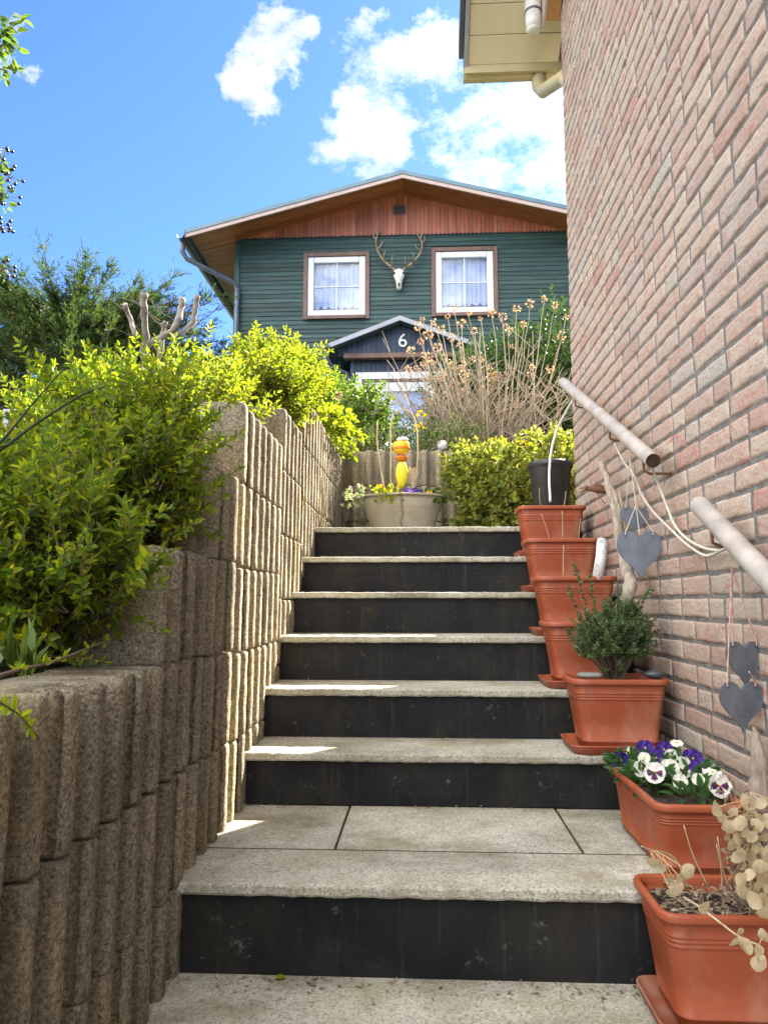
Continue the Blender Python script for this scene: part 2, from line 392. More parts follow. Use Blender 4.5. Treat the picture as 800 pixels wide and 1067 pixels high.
# ------------------------------------------------------------------ mesh building
class MB:
    def __init__(self):
        self.v = []
        self.f = []

    def add(self, vs, fs):
        o = len(self.v)
        self.v.extend([tuple(map(float, p)) for p in vs])
        self.f.extend([tuple(i + o for i in f) for f in fs])
        return self

    def box(self, x0, x1, y0, y1, z0, z1):
        vs = [(x0, y0, z0), (x1, y0, z0), (x1, y1, z0), (x0, y1, z0), (x0, y0, z1), (x1, y0, z1), (x1, y1, z1), (x0, y1, z1)]
        return self.add(vs, [(0, 3, 2, 1), (4, 5, 6, 7), (0, 1, 5, 4), (1, 2, 6, 5), (2, 3, 7, 6), (3, 0, 4, 7)])

    def prism(self, poly, axis, a, b):
        """polygon (2D) extruded along an axis between a and b; 2D coords are the other two axes in order"""
        def P(p, t):
            q = list(p)
            q.insert(axis, t)
            return tuple(q)
        n = len(poly)
        vs = [P(p, a) for p in poly] + [P(p, b) for p in poly]
        fs = [tuple(range(n)), tuple(range(2 * n - 1, n - 1, -1))]
        fs += [(i, i + n, (i + 1) % n + n, (i + 1) % n) for i in range(n)]
        return self.add(vs, fs)

    def tube(self, pts, r, n=8, cap=True):
        pts = [Vector(p) for p in pts]
        m = len(pts)
        rr = r if hasattr(r, '__len__') else [r] * m
        prev = None
        vs = []
        for i, p in enumerate(pts):
            t = (pts[min(i + 1, m - 1)] - pts[max(i - 1, 0)])
            t = t.normalized() if t.length > 1e-9 else Vector((0, 0, 1))
            if prev is None:
                a = Vector((0, 0, 1)) if abs(t.z) < 0.9 else Vector((1, 0, 0))
                u = t.cross(a).normalized()
            else:
                u = (prev - t * prev.dot(t))
                u = u.normalized() if u.length > 1e-9 else t.orthogonal().normalized()
            prev = u
            w = t.cross(u)
            for k in range(n):
                a = 2 * PI * k / n
                vs.append(p + (u * math.cos(a) + w * math.sin(a)) * rr[i])
        fs = []
        for i in range(m - 1):
            for k in range(n):
                k2 = (k + 1) % n
                fs.append((i * n + k, i * n + k2, (i + 1) * n + k2, (i + 1) * n + k))
        if cap:
            fs.append(tuple(range(n - 1, -1, -1)))
            fs.append(tuple((m - 1) * n + k for k in range(n)))
        return self.add(vs, fs)

    def lathe(self, prof, c, n=24, sx=1.0, sy=1.0):
        vs, fs = [], []
        for r, z in prof:
            for k in range(n):
                a = 2 * PI * k / n
                vs.append((c[0] + r * math.cos(a) * sx, c[1] + r * math.sin(a) * sy, c[2] + z))
        for i in range(len(prof) - 1):
            for k in range(n):
                k2 = (k + 1) % n
                fs.append((i * n + k, i * n + k2, (i + 1) * n + k2, (i + 1) * n + k))
        fs.append(tuple(range(n - 1, -1, -1)))
        fs.append(tuple((len(prof) - 1) * n + k for k in range(n)))
        return self.add(vs, fs)

    def loft(self, loops, cap0=True, cap1=True):
        n = len(loops[0])
        vs = [p for l in loops for p in l]
        fs = []
        for i in range(len(loops) - 1):
            for k in range(n):
                k2 = (k + 1) % n
                fs.append((i * n + k, i * n + k2, (i + 1) * n + k2, (i + 1) * n + k))
        if cap0:
            fs.append(tuple(range(n - 1, -1, -1)))
        if cap1:
            fs.append(tuple((len(loops) - 1) * n + k for k in range(n)))
        return self.add(vs, fs)

    def leaf(self, b, d, nrm, L, W, fold=0.25, tipbend=0.0):
        d = Vector(d).normalized()
        s = d.cross(Vector(nrm))
        s = s.normalized() if s.length > 1e-6 else d.orthogonal().normalized()
        u = s.cross(d)
        b = Vector(b)
        e1 = b + d * (L * 0.33)
        e2 = b + d * (L * 0.70)
        up = u * (W * fold)
        vs = [b, e1 + s * (W * .5) + up, e2 + s * (W * .38) + up - u * tipbend * L * .3, b + d * L - u * tipbend * L, e2 - s * (W * .38) + up - u * tipbend * L * .3, e1 - s * (W * .5) + up]
        return self.add(vs, [(0, 1, 2, 3), (0, 3, 4, 5)])

    def disc(self, c, nrm, r, n=10, dome=0.2, sx=1.0):
        nrm = Vector(nrm).normalized()
        a = nrm.orthogonal().normalized()
        w = nrm.cross(a)
        c = Vector(c)
        vs = [c + nrm * r * dome] + [c + (a * math.cos(2 * PI * k / n) * sx + w * math.sin(2 * PI * k / n)) * r for k in range(n)]
        return self.add(vs, [(0, 1 + k, 1 + (k + 1) % n) for k in range(n)])

    def ball(self, c, r, n=10, m=7, sq=(1, 1, 1)):
        prof = [(max(1e-4, math.sin(PI * i / m)), -math.cos(PI * i / m)) for i in range(m + 1)]
        vs, fs = [], []
        for q, z in prof:
            for k in range(n):
                a = 2 * PI * k / n
                vs.append((c[0] + r * q * math.cos(a) * sq[0], c[1] + r * q * math.sin(a) * sq[1], c[2] + r * z * sq[2]))
        for i in range(m):
            for k in range(n):
                k2 = (k + 1) % n
                fs.append((i * n + k, i * n + k2, (i + 1) * n + k2, (i + 1) * n + k))
        return self.add(vs, fs)

    def build(self, name, mat, parent=None, smooth=False, bevel=0.0, mats=None):
        me = bpy.data.meshes.new(name)
        o = bpy.data.objects.new(name, me)
        COL.objects.link(o)
        off = WORLD.get(parent.name, Vector((0, 0, 0))) if parent else Vector((0, 0, 0))
        vs = np.array(self.v, dtype=float).reshape(-1, 3) - np.array(off)
        me.from_pydata(vs.tolist(), [], self.f)
        me.update()
        for mm in (mats or [mat]):
            me.materials.append(mm)
        if smooth:
            me.polygons.foreach_set('use_smooth', [True] * len(me.polygons))
        if parent:
            o.parent = parent
            WORLD[o.name] = off
        else:
            WORLD[o.name] = Vector((0, 0, 0))
        if bevel:
            bm = o.modifiers.new('bevel', 'BEVEL')
            bm.width = bevel
            bm.segments = 2
            bm.limit_method = 'ANGLE'
            bm.angle_limit = math.radians(40)
        return o


WORLD = {}


def thing(name, label, cat, loc=(0, 0, 0), group=None):
    o = bpy.data.objects.new(name, None)
    COL.objects.link(o)
    o.location = loc
    o.empty_display_size = 0.1
    WORLD[o.name] = Vector(loc)
    return tag(o, label, cat, group)


def tag(o, label, cat, group=None):
    o['label'] = label
    o['category'] = cat
    if group:
        o['group'] = group
    return o


def struct(o):
    o['kind'] = 'structure'
    return o


def rv():
    while True:
        v = Vector((rnd.uniform(-1, 1), rnd.uniform(-1, 1), rnd.uniform(-1, 1)))
        if 0.05 < v.length < 1:
            return v.normalized()


def curve_pts(pts, n=10):
    """Catmull-Rom through the points"""
    P = [Vector(p) for p in pts]
    P = [P[0] * 2 - P[1]] + P + [P[-1] * 2 - P[-2]]
    out = []
    for i in range(1, len(P) - 2):
        a, b, c, d = P[i - 1:i + 3]
        for k in range(n):
            t = k / n
            out.append(0.5 * ((2 * b) + (c - a) * t + (2 * a - 5 * b + 4 * c - d) * t * t + (3 * b - a - 3 * c + d) * t ** 3))
    out.append(P[-2])
    return out


# ------------------------------------------------------------------ world
w = bpy.data.worlds.new('World')
S.world = w
w.use_nodes = True
nt = w.node_tree
bg = nt.nodes['Background']
sky = nt.nodes.new('ShaderNodeTexSky')
sky.sky_type = 'NISHITA'
sky.sun_disc = False
sky.sun_elevation = SUN_EL
sky.sun_rotation = SUN_AZ
sky.air_density = 1.0
sky.dust_density = 0.4
sky.ozone_density = 2.0
SKY_STRENGTH = 0.055
gen = nt.nodes.new('ShaderNodeTexCoord').outputs['Generated']
n1 = noise(nt, stretch(nt, gen, (1, 1, 1.8)), 10.0, 14, 0.68)


wn = nt.nodes.new('ShaderNodeTexNoise')
wn.inputs['Scale'].default_value = 13.0
wn.inputs['Detail'].default_value = 6
wn.inputs['Roughness'].default_value = 0.6
nt.links.new(gen, wn.inputs['Vector'])
wv = nt.nodes.new('ShaderNodeVectorMath')
wv.operation = 'SUBTRACT'
nt.links.new(wn.outputs['Color'], wv.inputs[0])
wv.inputs[1].default_value = (0.5, 0.5, 0.5)
ws = nt.nodes.new('ShaderNodeVectorMath')
ws.operation = 'SCALE'
nt.links.new(wv.outputs[0], ws.inputs[0])
ws.inputs['Scale'].default_value = 0.16
wa = nt.nodes.new('ShaderNodeVectorMath')
wa.operation = 'ADD'
nt.links.new(gen, wa.inputs[0])
nt.links.new(ws.outputs[0], wa.inputs[1])
wz = nt.nodes.new('ShaderNodeVectorMath')
wz.operation = 'NORMALIZE'
nt.links.new(wa.outputs[0], wz.inputs[0])
warp = wz.outputs[0]


def region(px, py, rad_in, rad_out, direction=None):
    d = direction.normalized() if direction else ray(px, py).normalized()
    vm = nt.nodes.new('ShaderNodeVectorMath')
    vm.operation = 'DOT_PRODUCT'
    nt.links.new(warp if direction is None else gen, vm.inputs[0])
    vm.inputs[1].default_value = d
    mr = nt.nodes.new('ShaderNodeMapRange')
    mr.interpolation_type = 'SMOOTHSTEP'
    mr.inputs['From Min'].default_value = math.cos(math.radians(rad_out))
    mr.inputs['From Max'].default_value = math.cos(math.radians(rad_in))
    nt.links.new(vm.outputs['Value'], mr.inputs['Value'])
    return mr.outputs['Result']


reg = None
for args in [(565, 150, 2, 8), (480, 150, 1, 5.5), (400, 145, 1, 5.5), (390, 70, 1, 5), (450, 75, 1, 6.5), (345, 150, 0, 3), (540, 60, 0, 4), (302, 22, 0, 3.4), (280, 60, 0, 3.0), (255, 92, 0, 2.8), (-12, 40, 0, 3.2), (-8, 250, 0, 2.5),
             (0, 0, 42, 70, Vector((-0.60, -0.55, 0.90))), (0, 0, 10, 38, Vector((0.9, 0.9, 0.85)))]:  # left-rear entry: unseen cloud bank added for fill light
    r = region(*args)
    reg = r if reg is None else math_n(nt, 'MAXIMUM', reg, r)
reg2 = None
for args in [(256, 88, 0, 3.2), (290, 30, 0, 3.0), (570, 150, 3, 8), (390, 140, 0, 4), (430, 75, 0, 5), (0, 0, 42, 70, Vector((-0.60, -0.55, 0.90))), (0, 0, 10, 38, Vector((0.9, 0.9, 0.85)))]:  # includes the added cloud bank behind the camera
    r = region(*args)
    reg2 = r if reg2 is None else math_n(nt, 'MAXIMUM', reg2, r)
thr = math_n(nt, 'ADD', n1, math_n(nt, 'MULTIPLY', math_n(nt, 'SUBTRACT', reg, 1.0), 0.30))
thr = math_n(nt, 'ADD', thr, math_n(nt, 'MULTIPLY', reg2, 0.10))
mask = ramp(nt, thr, [(0.46, 0.0), (0.68, 1.0)])
glow = region(0, 0, 6, 45, Vector((math.sin(SUN_AZ) * math.cos(SUN_EL), math.cos(SUN_AZ) * math.cos(SUN_EL), math.sin(SUN_EL))))
back = region(0, 0, 40, 78, Vector((-0.60, -0.55, 0.90)))  # added, unseen clouds behind and above the camera that brighten the shade
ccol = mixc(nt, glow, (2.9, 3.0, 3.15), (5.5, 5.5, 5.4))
ccol = mixc(nt, back, ccol, (21.0, 20.3, 19.2))  # added fill clouds set far brighter than those in view
skyc = mixc(nt, 1.0, sky.outputs['Color'], (0.40, 0.58, 0.98), 'MULTIPLY')
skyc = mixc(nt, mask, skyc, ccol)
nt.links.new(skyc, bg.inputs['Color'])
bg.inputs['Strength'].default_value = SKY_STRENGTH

sun_d = bpy.data.lights.new('sun', 'SUN')
sun_d.energy = 4.6
sun_d.angle = math.radians(0.53)
sun_d.color = (1.0, 0.93, 0.82)
sun = bpy.data.objects.new('sun', sun_d)
COL.objects.link(sun)
sv = Vector((math.sin(SUN_AZ) * math.cos(SUN_EL), math.cos(SUN_AZ) * math.cos(SUN_EL), math.sin(SUN_EL)))
sun.rotation_euler = sv.to_track_quat('Z', 'Y').to_euler()
S.view_settings.view_transform = 'Standard'
S.view_settings.look = 'None'
S.view_settings.exposure = 2.75
S.view_settings.gamma = 1.0
S.view_settings.use_curve_mapping = False
S.cycles.max_bounces = 8
S.cycles.diffuse_bounces = 5
S.cycles.transparent_max_bounces = 12

# ------------------------------------------------------------------ terrain
XW = -0.60          # front of the ribs of the left retaining wall
BX = 0.87           # face of the brick building
ST = [(4.12, 1.313), (3.76, 1.127), (3.46, 0.946), (3.17, 0.759), (2.88, 0.575), (2.60, 0.392), (1.90, 0.218)]   # nosing y, top z


def lerp_tab(tab, x):
    if x <= tab[0][0]:
        return tab[0][1]
    for (a, za), (b, zb) in zip(tab, tab[1:]):
        if x <= b:
            return za + (zb - za) * (x - a) / (b - a)
    return tab[-1][1]


SOIL = [(1.3, 0.69), (1.75, 0.72), (2.2, 0.95), (2.6, 1.2), (3.2, 1.42), (3.8, 1.72), (5.0, 1.88), (8, 2.25), (11, 2.55), (30, 2.6), (150, 6)]


def ground_z(x, y):
    left = x < -0.70
    if left:
        return lerp_tab(SOIL, y) - 0.15 * max(0, min(1, (-x - 3) / 8))
    if y < 1.8:
        return -0.012
    if y < 4.3:
        return lerp_tab([(1.8, -0.10), (2.4, -0.10), (4.3, 0.9)], y) if x < 0.95 else -0.012 + max(0, (y - 3.9)) * 3
    if y < 5.55:
        return 1.27
    return lerp_tab(SOIL, y) if y > 5.7 else 1.27 + (y - 5.55) / 0.15 * 0.63


xs = [-160, -80, -40, -20, -12, -8, -6, -5, -4, -3, -2.5, -2, -1.6, -1.3, -1.05, -0.9, -0.8, -0.71, -0.69, -0.3, 0.1, 0.5, 0.94, 0.96, 1.3, 1.8, 2.5, 3.5, 5, 8, 12, 20, 40, 80, 160]
ys = [-160, -80, -30, -12, -6, -3, -1.5, 0, 0.6, 1.0, 1.3, 1.5, 1.79, 1.81, 2.0, 2.2, 2.4, 2.6, 2.9, 3.2, 3.5, 3.8, 4.0, 4.2, 4.29, 4.31, 4.6, 5.0, 5.54, 5.56, 5.62, 5.7, 6.2, 7, 8, 9, 10, 11, 12, 14, 18, 30, 60, 160]
mb = MB()
vs = [(x, y, ground_z(x, y)) for y in ys for x in xs]
nx = len(xs)
mb.add(vs, [(j * nx + i, j * nx + i + 1, (j + 1) * nx + i + 1, (j + 1) * nx + i) for j in range(len(ys) - 1) for i in range(nx - 1)])
struct(mb.build('ground', M['ground']))
mb = MB()
mb.box(XW - 0.05, BX - 0.002, -6, 1.925, -0.06, 0.0)
struct(mb.build('pavement', M['tread']))
mb = MB()
mb.box(XW - 0.05, 2.4, 4.42, 5.53, 1.24, 1.298)
struct(mb.build('terrace', M['tread']))


# ------------------------------------------------------------------ staircase
def rough_slab(x0, x1, y0, y1, z0, z1, amp=0.0035, nxs=70):
    """slab with a slightly uneven, softly rounded front edge"""
    m = MB()
    prof = [(y1, z0), (y0 + .004, z0), (y0, z0 + .006), (y0, z1 - .006), (y0 + .002, z1 - .002), (y0 + .007, z1), (y1, z1)]
    loops = []
    for i in range(nxs + 1):
        x = x0 + (x1 - x0) * i / nxs
        e = rnd.uniform(-amp, amp)
        h = rnd.uniform(-amp, amp) * 0.4
        loops.append([(x, p[0] + (e if p[0] < y1 else 0), p[1] + (h if 0 < j < 6 else 0)) for j, p in enumerate(prof)])
    m.loft(loops)
    return m


stair = thing('staircase', 'outdoor garden staircase with speckled stone treads and worn black risers', 'stairs', (0, 1.9, 0))
for i, (y, z) in enumerate(ST):
    yb = ST[i - 1][0] + 0.03 if i else 4.42
    yr = y + 0.025
    zlow = ST[i + 1][1] if i + 1 < len(ST) else 0.0
    step = MB()
    step.box(XW - 0.05, BX - 0.004, yr, yb + 0.02, zlow + 0.001, z - 0.0285)
    st = step.build('riser', M['riser'], stair)
    if i in (0, 1):
        g = MB()
        g.box(XW - 0.05, BX - 0.006, yr - 0.008, yr - 0.001, zlow + 0.002, zlow + (z - zlow) * 0.45)
        g.build('riser_board', M['riser'], st, bevel=0.002)
    if i == 6:
        rough_slab(XW - 0.04, BX - 0.005, y, 2.160, z - 0.028, z).build('tread', M['tread'], stair)
        g = MB()
        g.box(XW - 0.04, BX - 0.005, 2.1605, 2.1755, z - 0.03, z - 0.0022)
        for xj in (-0.2475, 0.4365):
            g.box(xj - 0.0043, xj + 0.0043, 2.177, 2.60, z - 0.03, z - 0.005)
        g.build('joint_filler', M['soil'], stair)
        for a, b in ((XW - 0.04, -0.252), (-0.243, 0.432), (0.441, BX - 0.005)):
            rough_slab(a, b, 2.176, 2.62, z - 0.032, z - rnd.uniform(0, .002), 0.001, 14).build('paving_slab', M['tread'], stair)
    else:
        rough_slab(XW - 0.04, BX - 0.005, y, yb + 0.02 if i else 4.42, z - 0.027, z).build('tread', M['tread'], stair)

# ------------------------------------------------------------------ ribbed retaining wall (left)
PITCH, RDEP, COURSE = 0.105, 0.062, 0.276


def rib_profile(y):
    t = (y / PITCH) % 1.0
    # flat ridge, sloped flanks, rounded valley
    if t < 0.42:
        e = abs(t - 0.21) / 0.21
        return 0.006 * e ** 4
    if t < 0.54:
        return (RDEP * 0.93 - 0.006) * (t - 0.42) / 0.10 + 0.006 if t < 0.52 else RDEP * 0.93
    if t < 0.88:
        return RDEP * (0.93 + 0.07 * math.sin((t - 0.54) / 0.34 * PI))
    return RDEP * 0.93 if t < 0.90 else (RDEP * 0.93 - 0.006) * (1 - (t - 0.90) / 0.10) + 0.006


class Field:
    def __init__(self, seed):
        r = np.random.default_rng(seed)
        self.k = r.normal(0, 1, (26, 2)) * np.array([[90, 90]] * 14 + [[220, 220]] * 12)
        self.p = r.uniform(0, 6.28, 26)

    def __call__(self, a, b):
        return np.sin(np.multiply.outer(a, self.k[:, 0]) + np.multiply.outer(b, self.k[:, 1]) + self.p).mean(-1)


field = Field(3)


def ribbed_section(y0, y1, ztop, zbot, mb, xw=XW, thick=0.20, lean=0.012, along='y', dy=0.0075, dz=0.022):
    z1 = ztop
    row = 0
    while z1 > zbot:
        z0 = max(z1 - COURSE, zbot)
        blk = PITCH * 3
        ya = y0
        off = (row % 2) * PITCH
        edges = [y0]
        k = math.floor(y0 / blk) * blk + off
        while k < y1 - 0.03:
            if k > y0 + 0.03:
                edges.append(k)
            k += blk
        edges.append(y1)
        for a, b in zip(edges, edges[1:]):
            jx = rnd.uniform(-0.0018, 0.0018)
            jz = rnd.uniform(-0.003, 0.003)
            a2, b2 = a + 0.001, b - 0.001
            n = max(3, int((b2 - a2) / dy))
            yy = np.linspace(a2, b2, n)
            zs = [z0 + 0.003, z0 + 0.009] + list(np.linspace(z0 + 0.03, z1 - 0.03, max(2, int((z1 - z0) / dz)))) + [z1 - 0.014, z1 - 0.005, z1 - 0.0005]
            top_e = [0.001, 0.005, 0.014] if row == 0 else [0.0, 0.001, 0.005]
            ins = [0.005, 0.0] + [0] * (len(zs) - 5) + top_e
            prof = np.array([rib_profile(q) for q in yy])
            vs = []
            for z, dx in zip(zs, ins):
                nz = field(yy, np.full(n, z)) * 0.006
                xx = xw - prof - dx + nz + lean * (z - zbot) + jx
                vs += [(x, y, z + jz) for x, y in zip(xx, yy)]
            m = len(zs)
            top = [(xw - thick, y, z1 + jz - 0.001) for y in yy]
            bot = [(xw - thick, y, z0 + jz) for y in yy]
            vs += top + bot
            T, B = m * n, (m + 1) * n
            fs = [(j * n + i, j * n + i + 1, (j + 1) * n + i + 1, (j + 1) * n + i) for j in range(m - 1) for i in range(n - 1)]
            fs += [((m - 1) * n + i, (m - 1) * n + i + 1, T + i + 1, T + i) for i in range(n - 1)]
            fs += [(B + i, B + i + 1, i + 1, i) for i in range(n - 1)]
            fs.append(tuple([j * n for j in range(m)] + [T, B]))
            fs.append(tuple(reversed([j * n + n - 1 for j in range(m)] + [T + n - 1, B + n - 1])))
            fs += [(T + i, T + i + 1, B + i + 1, B + i) for i in range(n - 1)]
            if along == 'x':
                vs = [(v[1], -v[0], v[2]) for v in vs]
            mb.add(vs, fs)
        z1 = z0
        row += 1


rwall = thing('retaining_wall', 'tall stepped retaining wall of ribbed rough concrete blocks left of the stairs', 'wall', (XW, 1.7, 0))
SECT = [(-1.0, 1.70, 0.755, -0.05), (1.70, 2.075, 1.03, -0.05), (2.075, 2.41, 1.30, 0.0), (2.41, 3.12, 1.565, 0.1), (3.12, 3.68, 1.74, 0.5), (3.68, 5.70, 1.96, 0.7)]
for k, (a, b, zt, zb) in enumerate(SECT):
    mb = MB()
    ribbed_section(a, b, zt, zb, mb, dy=0.005 if b < 3.5 else 0.008, dz=0.02 if b < 3.5 else 0.05)
    mb.build('wall_section', M['rib'], rwall, smooth=True)
back = thing('garden_wall', 'low ribbed grey concrete wall behind the zinc tub at the stair top', 'wall', (-0.1, 5.55, 1.27))
mb = MB()
ribbed_section(-0.595, 0.62, 2.045, 1.25, mb, xw=-5.55, thick=0.15, lean=0.0, along='x', dy=0.012, dz=0.06)
mb.build('wall_face', M['rib'], back, smooth=True)

# ------------------------------------------------------------------ brick building (right)
bld = thing('brick_building', 'tall house wall of pale reddish rough clinker brick right of the stairs', 'building', (BX, 4.27, 0))
BY1 = 4.27
BTOP = 5.35
mb = MB()
mb.box(BX + 0.0042, 6.0, -4.0, BY1 - 0.0042, -0.05, BTOP)
core = mb.build('wall', M['mortar'], bld)
mb = MB()


def add_brick(m, x_face, ya, yb, za, zb, ax='x', s=1):
    """rustic brick: displaced front grid with rounded, irregular rim"""
    ny = max(4, int((yb - ya) / 0.030))
    nz = 3
    gy = [0.0, 0.004] + [0.012 + (yb - ya - 0.024) * i / (ny - 1) for i in range(ny)] + [yb - ya - 0.004, yb - ya]
    gz = [0.0, 0.004] + [0.012 + (zb - za - 0.024) * i / (nz - 1) for i in range(nz)] + [zb - za - 0.004, zb - za]
    A, B = len(gy), len(gz)
    j = [rnd.uniform(-0.0024, 0.0024) for _ in range(8)]
    push = rnd.uniform(-0.0018, 0.0012)
    tilt = rnd.uniform(-0.010, 0.010)
    ph = [rnd.uniform(0, 6.28) for _ in range(4)]
    vs = []
    for b_, zz in enumerate(gz):
        for a_, yy in enumerate(gy):
            fa, fb = yy / (yb - ya), zz / (zb - za)
            eb = min(min(a_, A - 1 - a_), min(b_, B - 1 - b_))
            depth = 0.0085 if eb == 0 else (0.0012 if eb == 1 else 0.0)
            dy = (j[0] * (1 - fa) * (1 - fb) + j[1] * fa * (1 - fb) + j[2] * (1 - fa) * fb + j[3] * fa * fb)
            dz = (j[4] * (1 - fa) * (1 - fb) + j[5] * fa * (1 - fb) + j[6] * (1 - fa) * fb + j[7] * fa * fb)
            dz += 0.0008 * math.sin(fa * 9 + ph[0]) * (1 if fb < .5 else -1)
            bumpy = 0.0013 * math.sin(fa * 7 + ph[1] + fb * 3) + 0.0010 * math.sin(fb * 5 + ph[2] - fa * 13) + rnd.uniform(-0.0009, 0.0009)
            d = depth + (bumpy if eb > 0 else 0) + push + tilt * (fa - .5) * 0.2
            if ax == 'x':
                vs.append((x_face + d, ya + yy + dy, za + zz + dz))
            else:
                vs.append((ya + yy + dy, x_face - d, za + zz + dz))
    fs = [(q * A + p, q * A + p + 1, (q + 1) * A + p + 1, (q + 1) * A + p) for q in range(B - 1) for p in range(A - 1)]
    if ax == 'x':
        fs = [tuple(reversed(f)) for f in fs]
    m.add(vs, fs)


CRS = 0.0705
JT = 0.0085
z = 0.0
row = 0
while z < BTOP - 0.02:
    y = BY1
    first = True
    while y > -0.6:
        L = rnd.choice([0.226, 0.226, 0.226, 0.226, 0.108]) + rnd.uniform(-0.006, 0.006)
        if first:
            L = 0.108 if row % 2 else 0.222
            first = False
        add_brick(mb, BX, y - L, y, z + JT / 2, z + CRS - JT / 2)
        y -= L + 0.0135
    z += CRS
    row += 1
mb.build('brick_facing', M['brick'], bld, smooth=True)
mb = MB()
z = 0.0
row = 0
while z < BTOP - 0.9:
    x = BX
    k = 0
    while x < 2.4:
        L = (0.108 if row % 2 == 0 else 0.222) if k == 0 else 0.226
        if z > 1.0:
            add_brick(mb, BY1, x + (0 if k else 0.004), x + L, z + JT / 2, z + CRS - JT / 2, ax='y')
        x += L + JT
        k += 1
    z += CRS
    row += 1
mb.build('brick_facing', M['brick'], bld, smooth=True)
# roof with overhang: soffit panels, gutter at the low far end
GY = 4.62
SX0 = 0.325
SL = 0.62     # rise per metre towards the camera


def sz(y):
    return 4.455 + (GY - y) * SL


yy = GY
while yy > 1.0:
    mb = MB()
    y2 = yy - 0.150
    mb.prism([(yy, sz(yy)), (y2 + 0.006, sz(y2 + 0.006)), (y2 + 0.006, sz(y2 + .006) + 0.02), (yy, sz(yy) + 0.02)], 0, SX0, BX + 0.05)
    mb.build('soffit_board', M['beige'], bld, bevel=0.002)
    yy = y2
mb = MB()
mb.prism([(GY + 0.03, sz(GY + .03) + 0.026), (1.0, sz(1.0) + 0.026), (1.0, sz(1.0) + 0.17), (GY + 0.05, sz(GY + .05) + 0.17)], 0, SX0 - 0.03, 6.2)
mb.build('roof', M['slategrey'], bld)
mb = MB()
mb.prism([(GY + 0.01, sz(GY + .01) - 0.01), (1.0, sz(1.0) - 0.01), (1.0, sz(1.0) + 0.11), (GY + 0.01, sz(GY + .01) + 0.11)], 0, SX0 - 0.028, SX0 - 0.002)
mb.build('verge_board', M['greyroof'], bld)
mb = MB()
mb.prism([(GY - 0.01, sz(GY - .01) + 0.03), (1.0, sz(1.0) + 0.03), (1.0, sz(1.0) + 0.16), (GY + 0.02, sz(GY + .02) + 0.16)], 0, SX0 - 0.062, SX0 - 0.034)
mb.build('verge_trim', M['slategrey'], bld)
mb = MB()
mb.box(SX0 - 0.02, 6.0, GY + 0.002, GY + 0.022, 4.40, 4.50)
mb.build('eaves_board', M['beigegutter'], bld)
mb = MB()
loops = []
for xg in (SX0 - 0.03, 6.0):
    pr = [(GY + 0.075 + 0.055 * math.cos(a), 4.455 + 0.068 * math.sin(a)) for a in np.linspace(PI, 2 * PI, 11)]
    pr += [(GY + 0.075 + 0.051 * math.cos(a), 4.457 + 0.062 * math.sin(a)) for a in np.linspace(2 * PI, PI, 11)]
    loops.append([(xg, p[0], p[1]) for p in pr])
mb.loft(loops)
gut = mb.build('gutter', M['beigegutter'], bld, smooth=False)
mb = MB()
loops = []
for xg in (SX0 + 0.10, SX0 + 0.115):
    pr = [(GY + 0.075 + 0.058 * math.cos(a), 4.455 + 0.072 * math.sin(a)) for a in np.linspace(PI, 2 * PI, 11)]
    loops.append([(xg, p[0], p[1]) for p in pr])
mb.loft(loops)
mb.build('gutter_joint', M['beigegutter'], gut)
mb = MB()
mb.tube([(0.80, GY + 0.07, 4.41), (0.80, GY + 0.06, 4.33), (0.82, GY + 0.03, 4.27), (0.905, BY1 + 0.12, 4.17), (0.93, BY1 + 0.075, 4.10), (0.935, BY1 + 0.07, 4.0), (0.935, BY1 + 0.07, 1.3)], [0.052, 0.048, 0.045, 0.045, 0.045, 0.045, 0.045], 14)
mb.build('downpipe', M['beigegutter'], bld, smooth=True)
mb = MB()
mb.prism([(4.27, 4.46), (2.2, 5.74), (2.2, 5.945), (4.27, 4.66)], 0, 0.785, 0.866)
beam = mb.build('roof_beam', M['oakend'], bld, bevel=0.003)
mb = MB()
mb.prism([(4.30, 4.44), (2.2, 5.74), (2.2, 5.94), (4.30, 4.64)], 0, 0.766, 0.783)
mb.build('beam_cladding', M['pink'], beam)
lamp = thing('outdoor_lamp', 'white cylindrical outdoor lamp fixed high under the beige roof overhang', 'lamp', (0.70, 4.34, 4.62))
mb = MB()
c = atX(558, 34, 0.70)
c0 = Vector((0.715, 4.33, 4.455))
mb.tube([c0, c0 + Vector((0, 0, 0.11))], [0.046, 0.050], 18)
mb.ball(tuple(c0), 0.046, 18, 8, (1, 1, 0.5))
mb.build('lamp_shade', M['white'], lamp, smooth=True)
mb = MB()
mb.tube([c0 + Vector((0, 0, 0.112)), c0 + Vector((0, 0, 0.125))], 0.053, 18)
mb.build('ring', M['gutter'], lamp)
mb = MB()
mb.tube([c0 + Vector((0, 0, 0.127)), c0 + Vector((0, 0, 0.26))], 0.051, 18)
mb.box(c0.x, 0.76, c0.y - 0.02, c0.y + 0.02, c0.z + 0.15, c0.z + 0.20)
mb.build('housing', M['white'], lamp)

# ------------------------------------------------------------------ green house
HY = 12.0
HX0, HX1, HXC = -3.11, 2.55, -0.28
HF = 2.58
house = thing('wooden_house', 'dark green wooden house with red gable above two white windows', 'house', (HXC, HY, HF))
ZG = 7.05          # bottom of the red gable


def roof_z(x):     # underside of the roof
    return 7.75 - 0.262 * abs(x - HXC)


